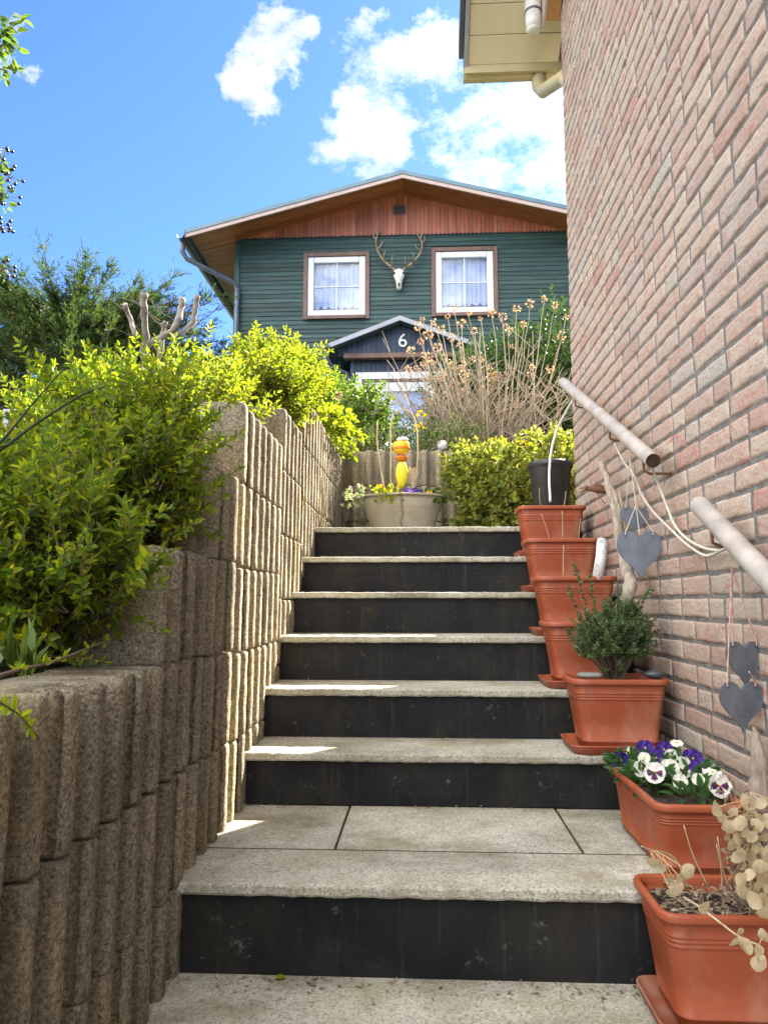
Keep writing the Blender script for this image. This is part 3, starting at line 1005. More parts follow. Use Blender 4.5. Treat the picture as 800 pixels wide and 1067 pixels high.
# wall core (dark) with window holes is behind the boards
W1 = (-1.964, -0.852, 5.586, 6.759)
W2 = (0.181, 1.251 + 0.03, 5.594, 6.80)
bh = 0.078
mb = MB()
z = HF + 0.75
PXH = (-1.25, 0.72, 4.9)
while z < ZG - 0.01:
    segs = [(HX0, HX1)]
    for (a, b, c_, d_) in (W1, W2):
        if z + bh > c_ + 0.02 and z < d_ - 0.02:
            ns = []
            for (s0, s1) in segs:
                if b <= s0 or a >= s1:
                    ns.append((s0, s1))
                else:
                    if a - s0 > 0.02:
                        ns.append((s0, a + 0.01))
                    if s1 - b > 0.02:
                        ns.append((b - 0.01, s1))
            segs = ns
    for (s0, s1) in segs:
        zt = min(z + bh, ZG - 0.005)
        mb.prism([(HY - 0.026, z), (HY + 0.0, z), (HY + 0.0, zt + 0.012), (HY - 0.012, zt + 0.012)], 0, s0, s1)
    z += bh
cl = mb.build('wall_cladding', M['green'], house)
# core walls
mb = MB()
mb.box(HX0 + .01, W1[0] + 0.05, HY + 0.002, HY + 0.15, HF, ZG)
mb.box(W1[1] - 0.05, W2[0] + 0.05, HY + 0.002, HY + 0.15, HF, ZG)
mb.box(W2[1] - 0.05, HX1 - .01, HY + 0.002, HY + 0.15, HF, ZG)
for q in (W1, W2):
    mb.box(q[0] + 0.05, q[1] - 0.05, HY + 0.002, HY + 0.15, HF, q[2] + 0.05)
    mb.box(q[0] + 0.05, q[1] - 0.05, HY + 0.002, HY + 0.15, q[3] - 0.05, ZG)
mb.box(HX0 + .01, HX0 + 0.16, HY + 0.151, HY + 8, HF, 6.85)
mb.box(HX1 - 0.16, HX1 - .01, HY + 0.151, HY + 8, HF, 6.85)
mb.box(HX0 + .01, HX1 - .01, HY + 8.001, HY + 8.15, HF, 6.85)
mb.build('wall', M['green'], house)
mb = MB()
mb.box(HX0 - 0.02, HX1 + 0.02, HY - 0.05, HY + 8.2, HF - 0.4, HF + 0.74)
pl = mb.build('plinth', M['plinth'], house)
mb = MB()
mb.prism([(HX0 + .02, ZG - 0.3), (HX1 - .02, ZG - 0.3), (HX1 - .02, roof_z(HX1) + .02), (HXC, roof_z(HXC) + 0.05), (HX0 + .02, roof_z(HX0) + .02)], 1, HY + 0.004, HY + 0.10)
mb.build('gable_backing', M['red'], house)
mb = MB()
x = HX0 - 0.02
while x < HX1:
    xb = min(x + 0.068, HX1)
    zt = roof_z((x + xb) / 2) + 0.02
    zb = ZG + rnd.uniform(-0.004, 0.004)
    if zt > zb + 0.01:
        mb.prism([(x, zb + 0.012), (x + 0.034, zb - 0.012), (xb - 0.004, zb + 0.012), (xb - 0.004, zt), (x, zt)], 1, HY - 0.045, HY - 0.022)
    x = xb
mb.build('gable_cladding', M['red'], house)
mb = MB()
mb.box(HX0, HX1, HY - 0.04, HY - 0.03, ZG - 0.02, ZG + 0.02)
mb.build('gable_batten', M['dark'], house)
# vent
mb = MB()
mb.box(-0.45, -0.24, HY - 0.058, HY - 0.046, 7.40, 7.57)
ve = mb.build('vent', M['trim'], house)
mb = MB()
for k in range(5):
    mb.box(-0.43, -0.26, HY - 0.064, HY - 0.0595, 7.415 + k * 0.029, 7.415 + k * 0.029 + 0.02)
mb.build('vent_slats', M['dark'], ve)
# roof
RY0, RY1 = 11.30, HY + 8.6
EX0, EX1 = -3.78, 3.22


def roof_slab(t0, t1, y0, y1, name, mat, par, inset=0.0):
    m = MB()
    a = [(EX0 + inset, roof_z(EX0 + inset) + t0), (HXC, roof_z(HXC) + t0), (EX1 - inset, roof_z(EX1 - inset) + t0), (EX1 - inset, roof_z(EX1 - inset) + t1), (HXC, roof_z(HXC) + t1), (EX0 + inset, roof_z(EX0 + inset) + t1)]
    m.prism(a, 1, y0, y1)
    return m.build(name, mat, par)


roof = roof_slab(0.03, 0.05, RY0 + 0.03, RY1, 'roof', M['zincroof'], house)
roof_slab(-0.075, -0.012, RY0, RY0 + 0.028, 'fascia', M['pink'], roof)
roof_slab(-0.010, 0.055, RY0 - 0.012, RY0 + 0.03, 'roof_edging', M['zincroof'], roof)
mb = MB()
nb = 6
for side in (-1, 1):
    for k in range(nb):
        ya = RY0 + 0.03 + k * (HY - RY0 - 0.05) / nb
        yb = ya + (HY - RY0 - 0.05) / nb - 0.006
        x0, x1 = (EX0 + 0.03, HXC) if side < 0 else (HXC, EX1 - 0.03)
        mb.prism([(x0, roof_z(x0) + 0.005), (x1, roof_z(x1) + 0.005), (x1, roof_z(x1) + 0.026), (x0, roof_z(x0) + 0.026)], 1, ya, yb)
mb.build('soffit', M['soffitwood'], roof)
for side in (-1, 1):
    mb = MB()
    xa, xb = (EX0 + 0.05, HX0 - 0.03) if side < 0 else (HX1 + 0.03, EX1 - 0.05)
    for k in range(60):
        ya = HY + k * 0.14
        mb.prism([(xa, roof_z(xa) + 0.005), (xb, roof_z(xb) + 0.005), (xb, roof_z(xb) + 0.026), (xa, roof_z(xa) + 0.026)], 1, ya, ya + 0.132)
    mb.build('eaves_boarding', M['soffitwood'], roof)
# gutters
for xe, s in ((EX0, -1), (EX1, 1)):
    mb = MB()
    mb.box(min(xe, xe + s * 0.02), max(xe, xe + s * 0.02), RY0 - 0.005, RY1, roof_z(xe) - 0.085, roof_z(xe) + 0.053)
    mb.build('eaves_fascia', M['slategrey'], roof)
for xg, s in ((EX0 - 0.088, -1), (EX1 + 0.088, 1)):
    mb = MB()
    zg = roof_z(EX0) - 0.03
    loops = []
    for yg in (RY0 - 0.02, RY1):
        pr = [(xg + 0.065 * math.cos(a), zg + 0.075 * math.sin(a)) for a in np.linspace(PI, 2 * PI, 9)] + [(xg + 0.058 * math.cos(a), zg + 0.068 * math.sin(a)) for a in np.linspace(2 * PI, PI, 9)]
        loops.append([(p[0], yg, p[1]) for p in pr])
    mb.loft(loops)
    g = mb.build('gutter', M['gutter'], house)
    mb = MB()
    xw_ = HX0 + 0.02 if s < 0 else HX1 - 0.02
    pts = [(xg, RY0 + 0.10, zg - 0.03), (xg + .005, RY0 + 0.12, zg - 0.24), (xg - s * 0.07, RY0 + 0.16, zg - 0.34), (xw_ - s * -0.03, HY - 0.14, zg - 0.58), (xw_ - s * 0.02, HY - 0.09, zg - 0.68), (xw_ - s * 0.02, HY - 0.09, zg - 0.85), (xw_ - s * 0.02, HY - 0.09, HF)]
    mb.tube(pts, 0.043, 12)
    mb.build('downpipe', M['gutter'], house, smooth=True)
mb = MB()
mb.box(HX0 - 0.03, HX0 + 0.05, HY - 0.045, HY - 0.028, HF + 0.75, roof_z(HX0))
mb.build('corner_board', M['green'], house)
mb = MB()
mb.box(HX1 - 0.05, HX1 + 0.03, HY - 0.045, HY - 0.028, HF + 0.75, roof_z(HX1))
mb.build('corner_board', M['green'], house)


def window(q, par):
    x0, x1, z0, z1 = q
    t = 0.068
    m = MB()
    ya, yb = HY - 0.058, HY + 0.06
    m.box(x0, x0 + t, ya, yb, z0, z1)
    m.box(x1 - t, x1, ya, yb, z0, z1)
    m.box(x0 + t + .001, x1 - t - .001, ya, yb, z1 - t, z1)
    m.box(x0 + t + .001, x1 - t - .001, ya - 0.03, yb, z0, z0 + 0.06)
    win = m.build('window', M['trim'], par, bevel=0.006)
    x0, x1, z0, z1 = x0 + t + .002, x1 - t - .002, z0 + 0.062, z1 - t - .002
    f = 0.105
    m = MB()
    ya, yb = HY - 0.035, HY + 0.05
    m.box(x0, x0 + f, ya, yb, z0, z1)
    m.box(x1 - f, x1, ya, yb, z0, z1)
    m.box(x0 + f + .001, x1 - f - .001, ya, yb, z1 - f, z1)
    m.box(x0 + f + .001, x1 - f - .001, ya, yb, z0, z0 + f)
    m.build('sash', M['pvc'], win, bevel=0.012)
    x0, x1, z0, z1 = x0 + f, x1 - f, z0 + f, z1 - f
    m = MB()
    xm, zm = (x0 + x1) / 2, (z0 + z1) / 2
    m.box(xm - 0.008, xm + 0.008, HY - 0.012, HY + 0.004, z0, z1)
    m.box(x0, xm - .0085, HY - 0.012, HY + 0.004, zm - 0.008, zm + 0.008)
    m.box(xm + .0085, x1, HY - 0.012, HY + 0.004, zm - 0.008, zm + 0.008)
    m.build('glazing_bars', M['pvc'], win)
    m = MB()
    m.box(x0, x1, HY + 0.006, HY + 0.012, z0, z1)
    m.build('pane', M['glass'], win)
    m = MB()     # lace curtain: pleated, with a second shorter layer and scalloped hem
    n = 90
    for (zt, zb, yc, amp, scal) in ((z1, zm - 0.07, HY + 0.075, 0.014, 0.045), (zm + 0.03, z0 + 0.10, HY + 0.055, 0.010, 0.05)):
        vs = []
        for i in range(n + 1):
            u = i / n
            x = x0 - 0.02 + (x1 - x0 + 0.04) * u
            d = amp * math.sin(u * 58 + 1.3 * math.sin(u * 9)) + amp * 0.5 * math.sin(u * 23)
            hem = zb - scal * abs(math.sin(u * PI * 6))
            vs += [(x, yc + d * 0.5, zt), (x, yc + d, (zt + zb) / 2), (x, yc + d * 1.2, hem)]
        m.add(vs, [(3 * i + r_, 3 * i + 3 + r_, 3 * i + 4 + r_, 3 * i + 1 + r_) for i in range(n) for r_ in (0, 1)])
    m.build('curtain', M['curtain'], win, smooth=True)
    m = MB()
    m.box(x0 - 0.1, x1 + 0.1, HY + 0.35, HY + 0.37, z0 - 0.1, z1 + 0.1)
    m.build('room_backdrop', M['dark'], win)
    return win


window(W1, house)
window(W2, house)

# deer skull trophy
tro = thing('deer_skull_trophy', 'bleached deer skull with two branching antlers hung between the house windows', 'trophy', (-0.355, HY - 0.06, 6.25))
mb = MB()
sc_ = (-0.355, HY - 0.10)
loops = []
for (zz, wx, wy, cy) in ((6.41, 0.035, 0.03, 0.0), (6.38, 0.085, 0.055, 0.0), (6.32, 0.098, 0.07, -0.02), (6.26, 0.085, 0.065, -0.03), (6.20, 0.060, 0.055, -0.03), (6.13, 0.046, 0.045, -0.02), (6.08, 0.044, 0.036, -0.01), (6.05, 0.025, 0.02, 0.0)):
    loops.append([(sc_[0] + wx * math.cos(a), sc_[1] + cy + wy * math.sin(a), zz) for a in np.linspace(0, 2 * PI, 15)[:-1]])
mb.loft(loops)
mb.build('skull', M['bone'], tro, smooth=True)
for s in (-1, 1):
    mb = MB()
    mb.ball((sc_[0] + s * 0.075, sc_[1] - 0.062, 6.315), 0.024, 10, 6)
    mb.build('eye_socket', M['dark'], tro, smooth=True)
mb = MB()
mb.ball((sc_[0], sc_[1] - 0.062, 6.12), 0.022, 8, 6, (0.8, 0.6, 1.6))
mb.build('nose_hole', M['dark'], tro, smooth=True)
for s, top in ((-1, 1.0), (1, 0.86)):
    mb = MB()
    bx, by = sc_[0] + s * 0.05, sc_[1] + 0.01
    def A(dx, dz, dy=0.0):
        return (bx + s * dx, by - dy, 6.38 + dz * top)
    main = curve_pts([A(0, 0), A(0.06, 0.05, .02), A(0.20, 0.17, .04), A(0.30, 0.33, .04), A(0.335, 0.50, .02), A(0.31, 0.64, 0), A(0.25, 0.76, -.01)], 5)
    mb.tube(main, [0.025 - 0.017 * i / (len(main) - 1) for i in range(len(main))], 8)
    for pts in ([A(0.07, 0.06, .02), A(0.06, 0.13, .12), A(0.05, 0.22, .15)], [A(0.18, 0.15, .04), A(0.20, 0.20, .14), A(0.17, 0.29, .17)], [A(0.31, 0.37, .04), A(0.25, 0.42, .08), A(0.22, 0.50, .09)], [A(0.33, 0.56, .01), A(0.38, 0.63, 0), A(0.37, 0.72, 0)], [A(0.31, 0.64, 0), A(0.325, 0.72, .02), A(0.31, 0.80, .02)]):
        q = curve_pts(pts, 4)
        mb.tube(q, [0.017 - 0.012 * i / (len(q) - 1) for i in range(len(q))], 7)
    mb.build('antler', M['antler'], tro, smooth=True)

# porch
PY = 11.0
PXC = -0.31
porch = thing('porch', 'dark blue gabled porch with white framed glass door below the skull', 'porch', (PXC, PY, HF))


def pz(x):
    return 5.165 - 0.385 * abs(x - PXC)


PW = 0.75
mb = MB()
x = PXC - 0.96
while x < PXC + 0.96:
    xb = x + 0.075
    zt = pz((x + xb) / 2) - 0.085
    if zt > 4.66:
        mb.prism([(x, 4.655), (xb - .005, 4.655), (xb - .005, min(zt + 0.014, pz(xb) - .07)), (x, min(zt + 0.014, pz(x) - .07))], 1, PY - 0.03, PY - 0.01)
    x = xb
mb.build('gable_cladding', M['navy'], porch)
mb = MB()
mb.prism([(PXC - 0.95, 4.62), (PXC + 0.95, 4.62), (PXC + 0.95, pz(PXC + .95) - .08), (PXC, pz(PXC) - .08), (PXC - 0.95, pz(PXC - .95) - .08)], 1, PY - 0.008, PY + 0.05)
mb.build('gable_backing', M['navy'], porch)
mb = MB()
mb.box(PXC - 0.86, PXC + 0.86, PY - 0.05, PY + 0.08, 4.575, 4.65)
mb.build('beam', M['trim'], porch, bevel=0.006)
mb = MB()
a = [(PXC - 1.07, pz(PXC - 1.07) - .07), (PXC, pz(PXC) - .07), (PXC + 1.07, pz(PXC + 1.07) - .07), (PXC + 1.07, pz(PXC + 1.07)), (PXC, pz(PXC)), (PXC - 1.07, pz(PXC - 1.07))]
mb.prism(a, 1, PY - 0.22, PY - 0.19)
pr = mb.build('roof_edging', M['greyroof'], porch)
mb = MB()
a = [(p[0], p[1] - (0.005 if k > 2 else 0.0)) for k, p in enumerate(a)]
mb.prism(a, 1, PY - 0.188, HY - 0.03)
mb.build('roof', M['zincroof'], porch)
mb = MB()
x = PXC - PW
while x < PXC + PW - .01:
    xb = x + 0.075
    segs = [(HF + 0.02, 4.572)]
    if xb > PXC - 0.70 and x < PXC + 0.70:
        segs = [(4.40, 4.572)]
    for s0, s1 in segs:
        mb.box(x, xb - .005, PY + 0.10, PY + 0.125, s0, s1)
    x = xb
mb.box(PXC - PW - .02, PXC - PW + 0.04, PY + 0.09, HY - 0.03, HF, 4.60)
mb.box(PXC + PW - 0.04, PXC + PW + .02, PY + 0.09, HY - 0.03, HF, 4.60)
mb.build('wall', M['navy'], porch)
mb = MB()
dx0, dx1, dz1 = PXC - 0.69, PXC + 0.69, 4.385
mb.box(dx0, dx0 + 0.10, PY + 0.06, PY + 0.13, HF, dz1)
mb.box(dx1 - 0.10, dx1, PY + 0.06, PY + 0.13, HF, dz1)
mb.box(dx0 + .101, dx1 - .101, PY + 0.06, PY + 0.13, dz1 - 0.11, dz1)
mb.build('door_frame', M['pvc'], porch, bevel=0.006)
mb = MB()
mb.box(dx0 + .101, dx0 + 0.135, PY + 0.075, PY + 0.128, HF, dz1 - 0.112)
mb.box(dx1 - .135, dx1 - .101, PY + 0.075, PY + 0.128, HF, dz1 - 0.112)
mb.box(dx0 + .136, dx1 - .136, PY + 0.075, PY + 0.128, dz1 - 0.145, dz1 - 0.112)
mb.build('door_rebate', M['trim'], porch)
mb = MB()
ax0, ax1 = dx0 + 0.137, dx1 - 0.137
mb.box(ax0, ax0 + 0.12, PY + 0.09, PY + 0.14, HF, dz1 - 0.148)
mb.box(ax1 - 0.12, ax1, PY + 0.09, PY + 0.14, HF, dz1 - 0.148)
mb.box(ax0 + .121, ax1 - .121, PY + 0.09, PY + 0.14, dz1 - 0.30, dz1 - 0.148)
mb.box(ax0 + .121, ax1 - .121, PY + 0.09, PY + 0.14, HF, HF + 0.4)
door = mb.build('door', M['pvc'], porch, bevel=0.008)
mb = MB()
mb.box(ax0 + .12, ax1 - .12, PY + 0.11, PY + 0.118, HF + 0.4, dz1 - 0.30)
mb.build('pane', M['glass'], door)
mb = MB()
mb.box(ax0 + .05, ax1 - .05, PY + 0.145, PY + 0.155, HF + 0.3, dz1 - 0.25)
mb.build('curtain', M['curtain'], door)
mb = MB()
xg = PXC - 1.10
zg = pz(PXC - 1.07) - 0.03
loops = []
for yg in (PY - 0.24, HY - 0.05):
    prf = [(xg + 0.05 * math.cos(q), zg + 0.055 * math.sin(q)) for q in np.linspace(PI, 2 * PI, 9)] + [(xg + 0.044 * math.cos(q), zg + 0.049 * math.sin(q)) for q in np.linspace(2 * PI, PI, 9)]
    loops.append([(p[0], yg, p[1]) for p in prf])
mb.loft(loops)
mb.build('gutter', M['slategrey'], porch)
mb = MB()
mb.tube([(xg, PY - 0.14, zg - .02), (xg, PY - .14, zg - 0.18), (xg + 0.05, PY - 0.08, zg - 0.26), (xg + 0.28, PY + .04, zg - 0.36), (xg + 0.31, PY + 0.05, zg - 0.45), (xg + 0.31, PY + 0.05, HF)], 0.032, 10)
mb.build('downpipe', M['slategrey'], porch, smooth=True)
# house number
cu = bpy.data.curves.new('house_number', 'FONT')
cu.body = '6'
cu.size = 0.30
cu.extrude = 0.008
cu.align_x = 'CENTER'
to = bpy.data.objects.new('house_number_font', cu)
COL.objects.link(to)
bpy.context.view_layer.update()
me = bpy.data.meshes.new_from_object(to)
bpy.data.objects.remove(to)
hn = bpy.data.objects.new('house_number', me)
COL.objects.link(hn)
hn.location = (-0.275, PY - 0.042, 4.74)
hn.rotation_euler = (PI / 2, 0, 0)
me.materials.clear()
me.materials.append(M['white'])
tag(hn, 'white house number 6 on the dark blue porch gable', 'house number')


# ------------------------------------------------------------------ handrails, ropes, hearts
M['darkrust'] = surf('dark_rusty_hollow', (0.022, 0.011, 0.006), (0.06, 0.026, 0.014), 40, 0.9)
RX = 0.78


def handrail(label, p0, p1, hooks, open_end=True):
    p0, p1 = Vector(p0), Vector(p1)
    t = thing('handrail', label, 'handrail', p0, 'handrails on the brick wall')
    d = (p1 - p0).normalized()
    mb = MB()
    mb.tube([p0, p0 + d * 0.01, p1 - d * 0.012, p1 - d * 0.003, p1], [0.0265, 0.027, 0.027, 0.0245, 0.018], 20)
    mb.build('rail', M['rail'], t, smooth=True)
    mb2 = MB()
    mb2.tube([p0 - d * 0.002, p0 + d * 0.001], 0.0242, 20)
    mb2.build('pipe_opening', M['darkrust'], t)
    for s in hooks:
        q = p0 + d * s
        m = MB()
        m.tube([q + Vector((0, 0, -0.027)), q + Vector((0, 0, -0.068)), q + Vector((0.02, 0, -0.078)), (BX + 0.012, q.y, q.z - 0.078)], 0.005, 8)
        m.build('bracket', M['rust'], t, smooth=False)
    return t


ru0 = atX(680, 480, RX)
ru1 = atX(586, 398, RX)
handrail('upper pale metal handrail tube with a dark open end, hearts hung from its bracket', ru0, ru1, [0.12, 0.62, 1.35])
rl1 = atX(727, 525, RX)
rl0 = rl1 + (atX(800, 603, RX) - rl1) * 2.2
handrail('lower pale metal handrail tube running out of the picture at right', rl0, rl1, [0.10, (rl1 - rl0).length - 0.10])


def rope(name, label, pix, X, r, mat, group=None):
    pts = curve_pts([atX(px, py, x_) for (px, py), x_ in zip(pix, X if hasattr(X, '__len__') else [X] * len(pix))], 8)
    mb = MB()
    mb.tube(pts, r, 8)
    return tag(mb.build(name, mat, smooth=True), label, 'rope', group)


rope('rope', 'white rope sagging in front of the wall from upper handrail bracket to lower handrail', [(640, 462), (650, 482), (660, 495), (668, 515), (680, 533), (700, 553), (716, 568), (735, 579), (750, 574), (757, 571)], [.80, .82, .84, .845, .845, .845, .845, .845, .84, .83], 0.0046, M['rope'])
rope('rope', 'white rope dropping from the open end of upper handrail and curving to lower handrail', [(679, 488), (685, 503), (694, 527), (703, 548), (716, 562), (733, 571), (748, 574)], [.79, .82, .84, .845, .845, .845, .84], 0.0046, M['rope'])
rope('hose', 'thin white hose arching from upper handrail down behind the top flower pot', [(596, 418), (590, 428), (580, 448), (574, 470), (572, 495), (573, 523)], [.78, .77, .74, .70, .67, .66], 0.0065, M['white'])


def heart_poly(w, h, n=22, wob=0.02, seed=1):
    r = random.Random(seed)
    out = []
    for i in range(2 * n):
        t = 2 * PI * i / (2 * n)
        x = 16 * math.sin(t) ** 3
        y = 13 * math.cos(t) - 5 * math.cos(2 * t) - 2 * math.cos(3 * t) - math.cos(4 * t)
        out.append((x / 32 * w * (1 + r.uniform(-wob, wob)), (y - 12) / 29 * h * (1 + r.uniform(-wob, wob))))
    return out


def slate_heart(label, px, py, X, wpx, hpx, mat, strings, yawd=0, seed=1, smat=None):
    """px,py = top centre of the heart; it hangs nearly facing the camera"""
    p = atX(px, py, X)
    k = p.y / F_PX
    wd, hg = wpx * k, hpx * k
    t = thing('slate_heart', label, 'heart', p, 'slate hearts hanging on the brick wall')
    poly = heart_poly(wd, hg, seed=seed)
    cy, sy = math.cos(yawd), math.sin(yawd)
    m = MB()
    th = 0.005
    a = [(q[0] * cy, q[0] * sy - th, q[1]) for q in poly]
    b = [(q[0] * cy, q[0] * sy + th, q[1]) for q in poly]
    m.loft([[Vector(v) + p for v in a], [Vector(v) + p for v in b]])
    m.build('heart', mat, t, bevel=0.0015)
    for (dx, top) in strings:
        m = MB()
        e = p + Vector((dx * wd * cy, dx * wd * sy - th - 0.002, -hg * 0.10))
        m.tube([e, e + Vector((0, 0, 0.012)), Vector(top)], 0.0018, 6)
        m.build('string', smat or M['rope'], t)
        m = MB()
        m.tube([e + Vector((0, -0.0008, 0)), e + Vector((0, 0.001, 0))], 0.0035, 8)
        m.build('hole', M['dark'], t)
    return t


kn = atX(656, 478, .795)
knot2 = atX(662, 527, .785)
slate_heart('small grey slate heart hanging above and behind a larger one by the driftwood', 660, 528, .815, 30, 27, M['slate'], [(-0.3, kn), (0.3, kn)], 0.15, 3)
slate_heart('larger blue grey slate heart hanging by white cords from the upper handrail', 665, 553, .79, 48, 50, M['slate'], [(-0.30, knot2), (0.30, knot2), (0.0, kn)], 0.1, 5)
kn2 = atX(762, 592, .80)
slate_heart('upper dark slate heart on reddish twine below the lower handrail', 774, 668, .835, 38, 46, M['slatedark'], [(-0.32, kn2), (0.32, kn2)], 0.1, 8, M['string'])
slate_heart('lowest dark slate heart, wide with a chipped edge, hanging under another heart', 771, 710, .815, 45, 50, M['slatedark'], [(-0.32, kn2), (0.30, atX(780, 700, .822))], 0.05, 12, M['string'])


# ------------------------------------------------------------------ planters and saucers
def rrect(cx, cy, wd, dp, z, r, n=5):
    out = []
    for (sx, sy, a0) in ((1, 1, 0), (-1, 1, PI / 2), (-1, -1, PI), (1, -1, 1.5 * PI)):
        for k in range(n + 1):
            a = a0 + PI / 2 * k / n
            out.append((cx + sx * (wd / 2 - r) + r * math.cos(a), cy + sy * (dp / 2 - r) + r * math.sin(a), z))
    return out


def planter(label, cx, cy, z, wd, dp, h, mat, soilmat, bulge=0.0, taper=0.80):
    t = thing('planter', label, 'planter', (cx, cy, z), 'terracotta planters down the stairs')
    r = 0.03

    def L(f, zz, rr=r, gx=0.0):
        s = taper + (1 - taper) * f
        return rrect(cx, cy, wd * s - 0.022 + gx, dp * s - 0.022 + gx, z + zz, rr)
    loops = [L(0, 0.0, .02, -0.012), L(0, 0.006, .025), L(0.10, h * 0.10), L(0.12, h * 0.115, r, 0.008), L(0.14, h * 0.13, r, 0.008), L(0.16, h * 0.14), L(0.4, h * 0.40), L(0.68, h * 0.68)]
    for q in (0.70, 0.74, 0.78):
        loops += [L(q, h * q), L(q + .008, h * (q + .008), r, 0.004), L(q + .022, h * (q + .022), r, 0.004), L(q + .03, h * (q + .03))]
    loops += [L(0.9, h * 0.9), L(0.93, h - 0.019)]
    # inner wall
    loops += [L(0.93, h - 0.012, r, -0.006), L(0.6, h * 0.6, r * .8, -0.008)]
    mb = MB()
    mb.loft(loops, True, True)
    mb.build('body', mat, t, smooth=True)
    mb = MB()
    R = lambda g, zz, rr: rrect(cx, cy, wd + g, dp + g, z + zz, rr)
    loops = [R(-0.022, h - 0.020, r), R(-0.002, h - 0.019, r + .01), R(0.0, h - 0.015, r + .01), R(0, h - 0.006, r + .01), R(-0.005, h - 0.001, r + .008), R(-0.012, h, r + .006), R(-0.026, h - 0.001, r), R(-0.032, h - 0.006, r), R(-0.034, h - 0.022, r)]
    mb.loft(loops, False, False)
    mb.build('rim', mat, t, smooth=True)
    mb = MB()
    n = 12
    ww, dd = wd * 0.955 - 0.036, dp * 0.955 - 0.036
    vs = [(cx + ww * (i / n - .5), cy + dd * (j / n - .5), z + h - 0.034 + rnd.uniform(-.006, .006)) for j in range(n + 1) for i in range(n + 1)]
    mb.add(vs, [(j * (n + 1) + i, j * (n + 1) + i + 1, (j + 1) * (n + 1) + i + 1, (j + 1) * (n + 1) + i) for j in range(n) for i in range(n)])
    so = mb.build('soil', soilmat, t, smooth=True)
    return t


def saucer(label, cx, cy, z, wd, dp, mat):
    mb = MB()
    R = lambda g, zz, rr: rrect(cx, cy, wd + g, dp + g, z + zz, rr)
    mb.loft([R(-0.03, 0.001, .03), R(-0.022, 0.002, .03), R(-0.004, 0.026, .035), R(0, 0.028, .035), R(-0.002, 0.031, .035), R(-0.010, 0.031, .034), R(-0.016, 0.028, .03), R(-0.034, 0.007, .03)], True, True)
    o = mb.build('plant_saucer', mat, smooth=True)
    return tag(o, label, 'saucer', 'saucers under the planters')


# (label, saucer label, y centre, level, width, depth, height, left x)
PL = [
    ('topmost terracotta planter, almost empty with two dry sticks, below the black bucket', 'saucer under the topmost terracotta planter on second highest step', 3.925, 1.127, .345, .24, .262, .492),
    ('second terracotta planter from the top with thin dry sticks beside white birch piece', 'saucer sticking out under the second terracotta planter from the top', 3.625, 0.946, .345, .24, .250, .484),
    ('third terracotta planter from the top, half hidden by the boxwood twigs', 'saucer under the third terracotta planter from the top', 3.325, 0.759, .345, .24, .250, .482),
    ('fourth terracotta planter from the top, right behind the bushy boxwood', 'saucer jutting out left under the fourth terracotta planter from the top', 3.030, 0.575, .345, .24, .250, .472),
    ('terracotta planter holding the boxwood with two stones on its rim', 'wide saucer under the planter with boxwood and stones', 2.735, 0.392, .335, .235, .248, .505),
]
for lab, slab, cy, z, wd, dp, h, xl in PL:
    cx = xl + wd / 2
    saucer(slab, cx - 0.012, cy - 0.005, z, wd * 0.98, dp + 0.02, M['terra'])
    planter(lab, cx, cy, z + 0.009, wd, dp, h - 0.009, M['terra'], M['soil'])
cx6, cy6 = 0.692, 2.215
planter('long terracotta window box full of purple and white pansies on the landing', cx6, cy6, 0.2185, 0.235, 0.505, 0.182, M['terra'], M['soil'], taper=0.86)
cx7, cy7 = 0.664, 1.795
saucer('dirty saucer under the lowest planter on the ground slab', cx7 - 0.01, cy7 - 0.005, 0.0, 0.335, 0.235, M['terra_old'])
planter('lowest terracotta planter with mulch and dried silver seed stalks', cx7, cy7, 0.009, 0.345, 0.250, 0.246, M['terra'], M['soil'])
mb = MB()
for _ in range(700):
    c_ = Vector((cx7 + rnd.uniform(-.142, .142), cy7 + rnd.uniform(-.105, .105), 0.009 + 0.246 - 0.03 + rnd.uniform(0, .014)))
    d = Vector((rnd.uniform(-1, 1), rnd.uniform(-1, 1), rnd.uniform(-.25, .25)))
    mb.leaf(c_, d, rv() + Vector((0, 0, 1.5)), rnd.uniform(.010, .030), rnd.uniform(.003, .009), .1)
o = tag(mb.build('bark_mulch', M['mulch']), 'loose shredded bark mulch in the lowest terracotta planter', 'mulch')
o['kind'] = 'stuff'


def stick(label, p, q, r, mat=None, name='dry_stick', group='dry sticks in the planters'):
    mb = MB()
    p, q = Vector(p), Vector(q)
    m1 = p.lerp(q, .5) + rv() * (q - p).length * .04
    mb.tube(curve_pts([p, m1, q], 4), [r * (1 - .4 * i / 8) for i in range(9)], 6)
    return tag(mb.build(name, mat or M['palestem'], smooth=True), label, 'stick', group)


stick('straight pale dry stick left of centre in the topmost planter', (0.62, 3.90, 1.37), (0.60, 3.82, 1.48), .003)
stick('short leaning dry stick at right in the topmost planter', (0.73, 3.92, 1.37), (0.745, 3.88, 1.47), .003)
stick('leaning dry stick at left in the second planter from the top', (0.60, 3.55, 1.19), (0.555, 3.50, 1.31), .003)
stick('upright dry stick in the middle of second planter from the top', (0.66, 3.55, 1.19), (0.655, 3.52, 1.325), .003)
stick('thin dry stick at right in the second planter from the top', (0.735, 3.56, 1.19), (0.745, 3.54, 1.29), .0025)
stick('pale bare stem rising at the left in third planter from the top', (0.60, 3.24, .99), (0.60, 3.21, 1.14), .003)

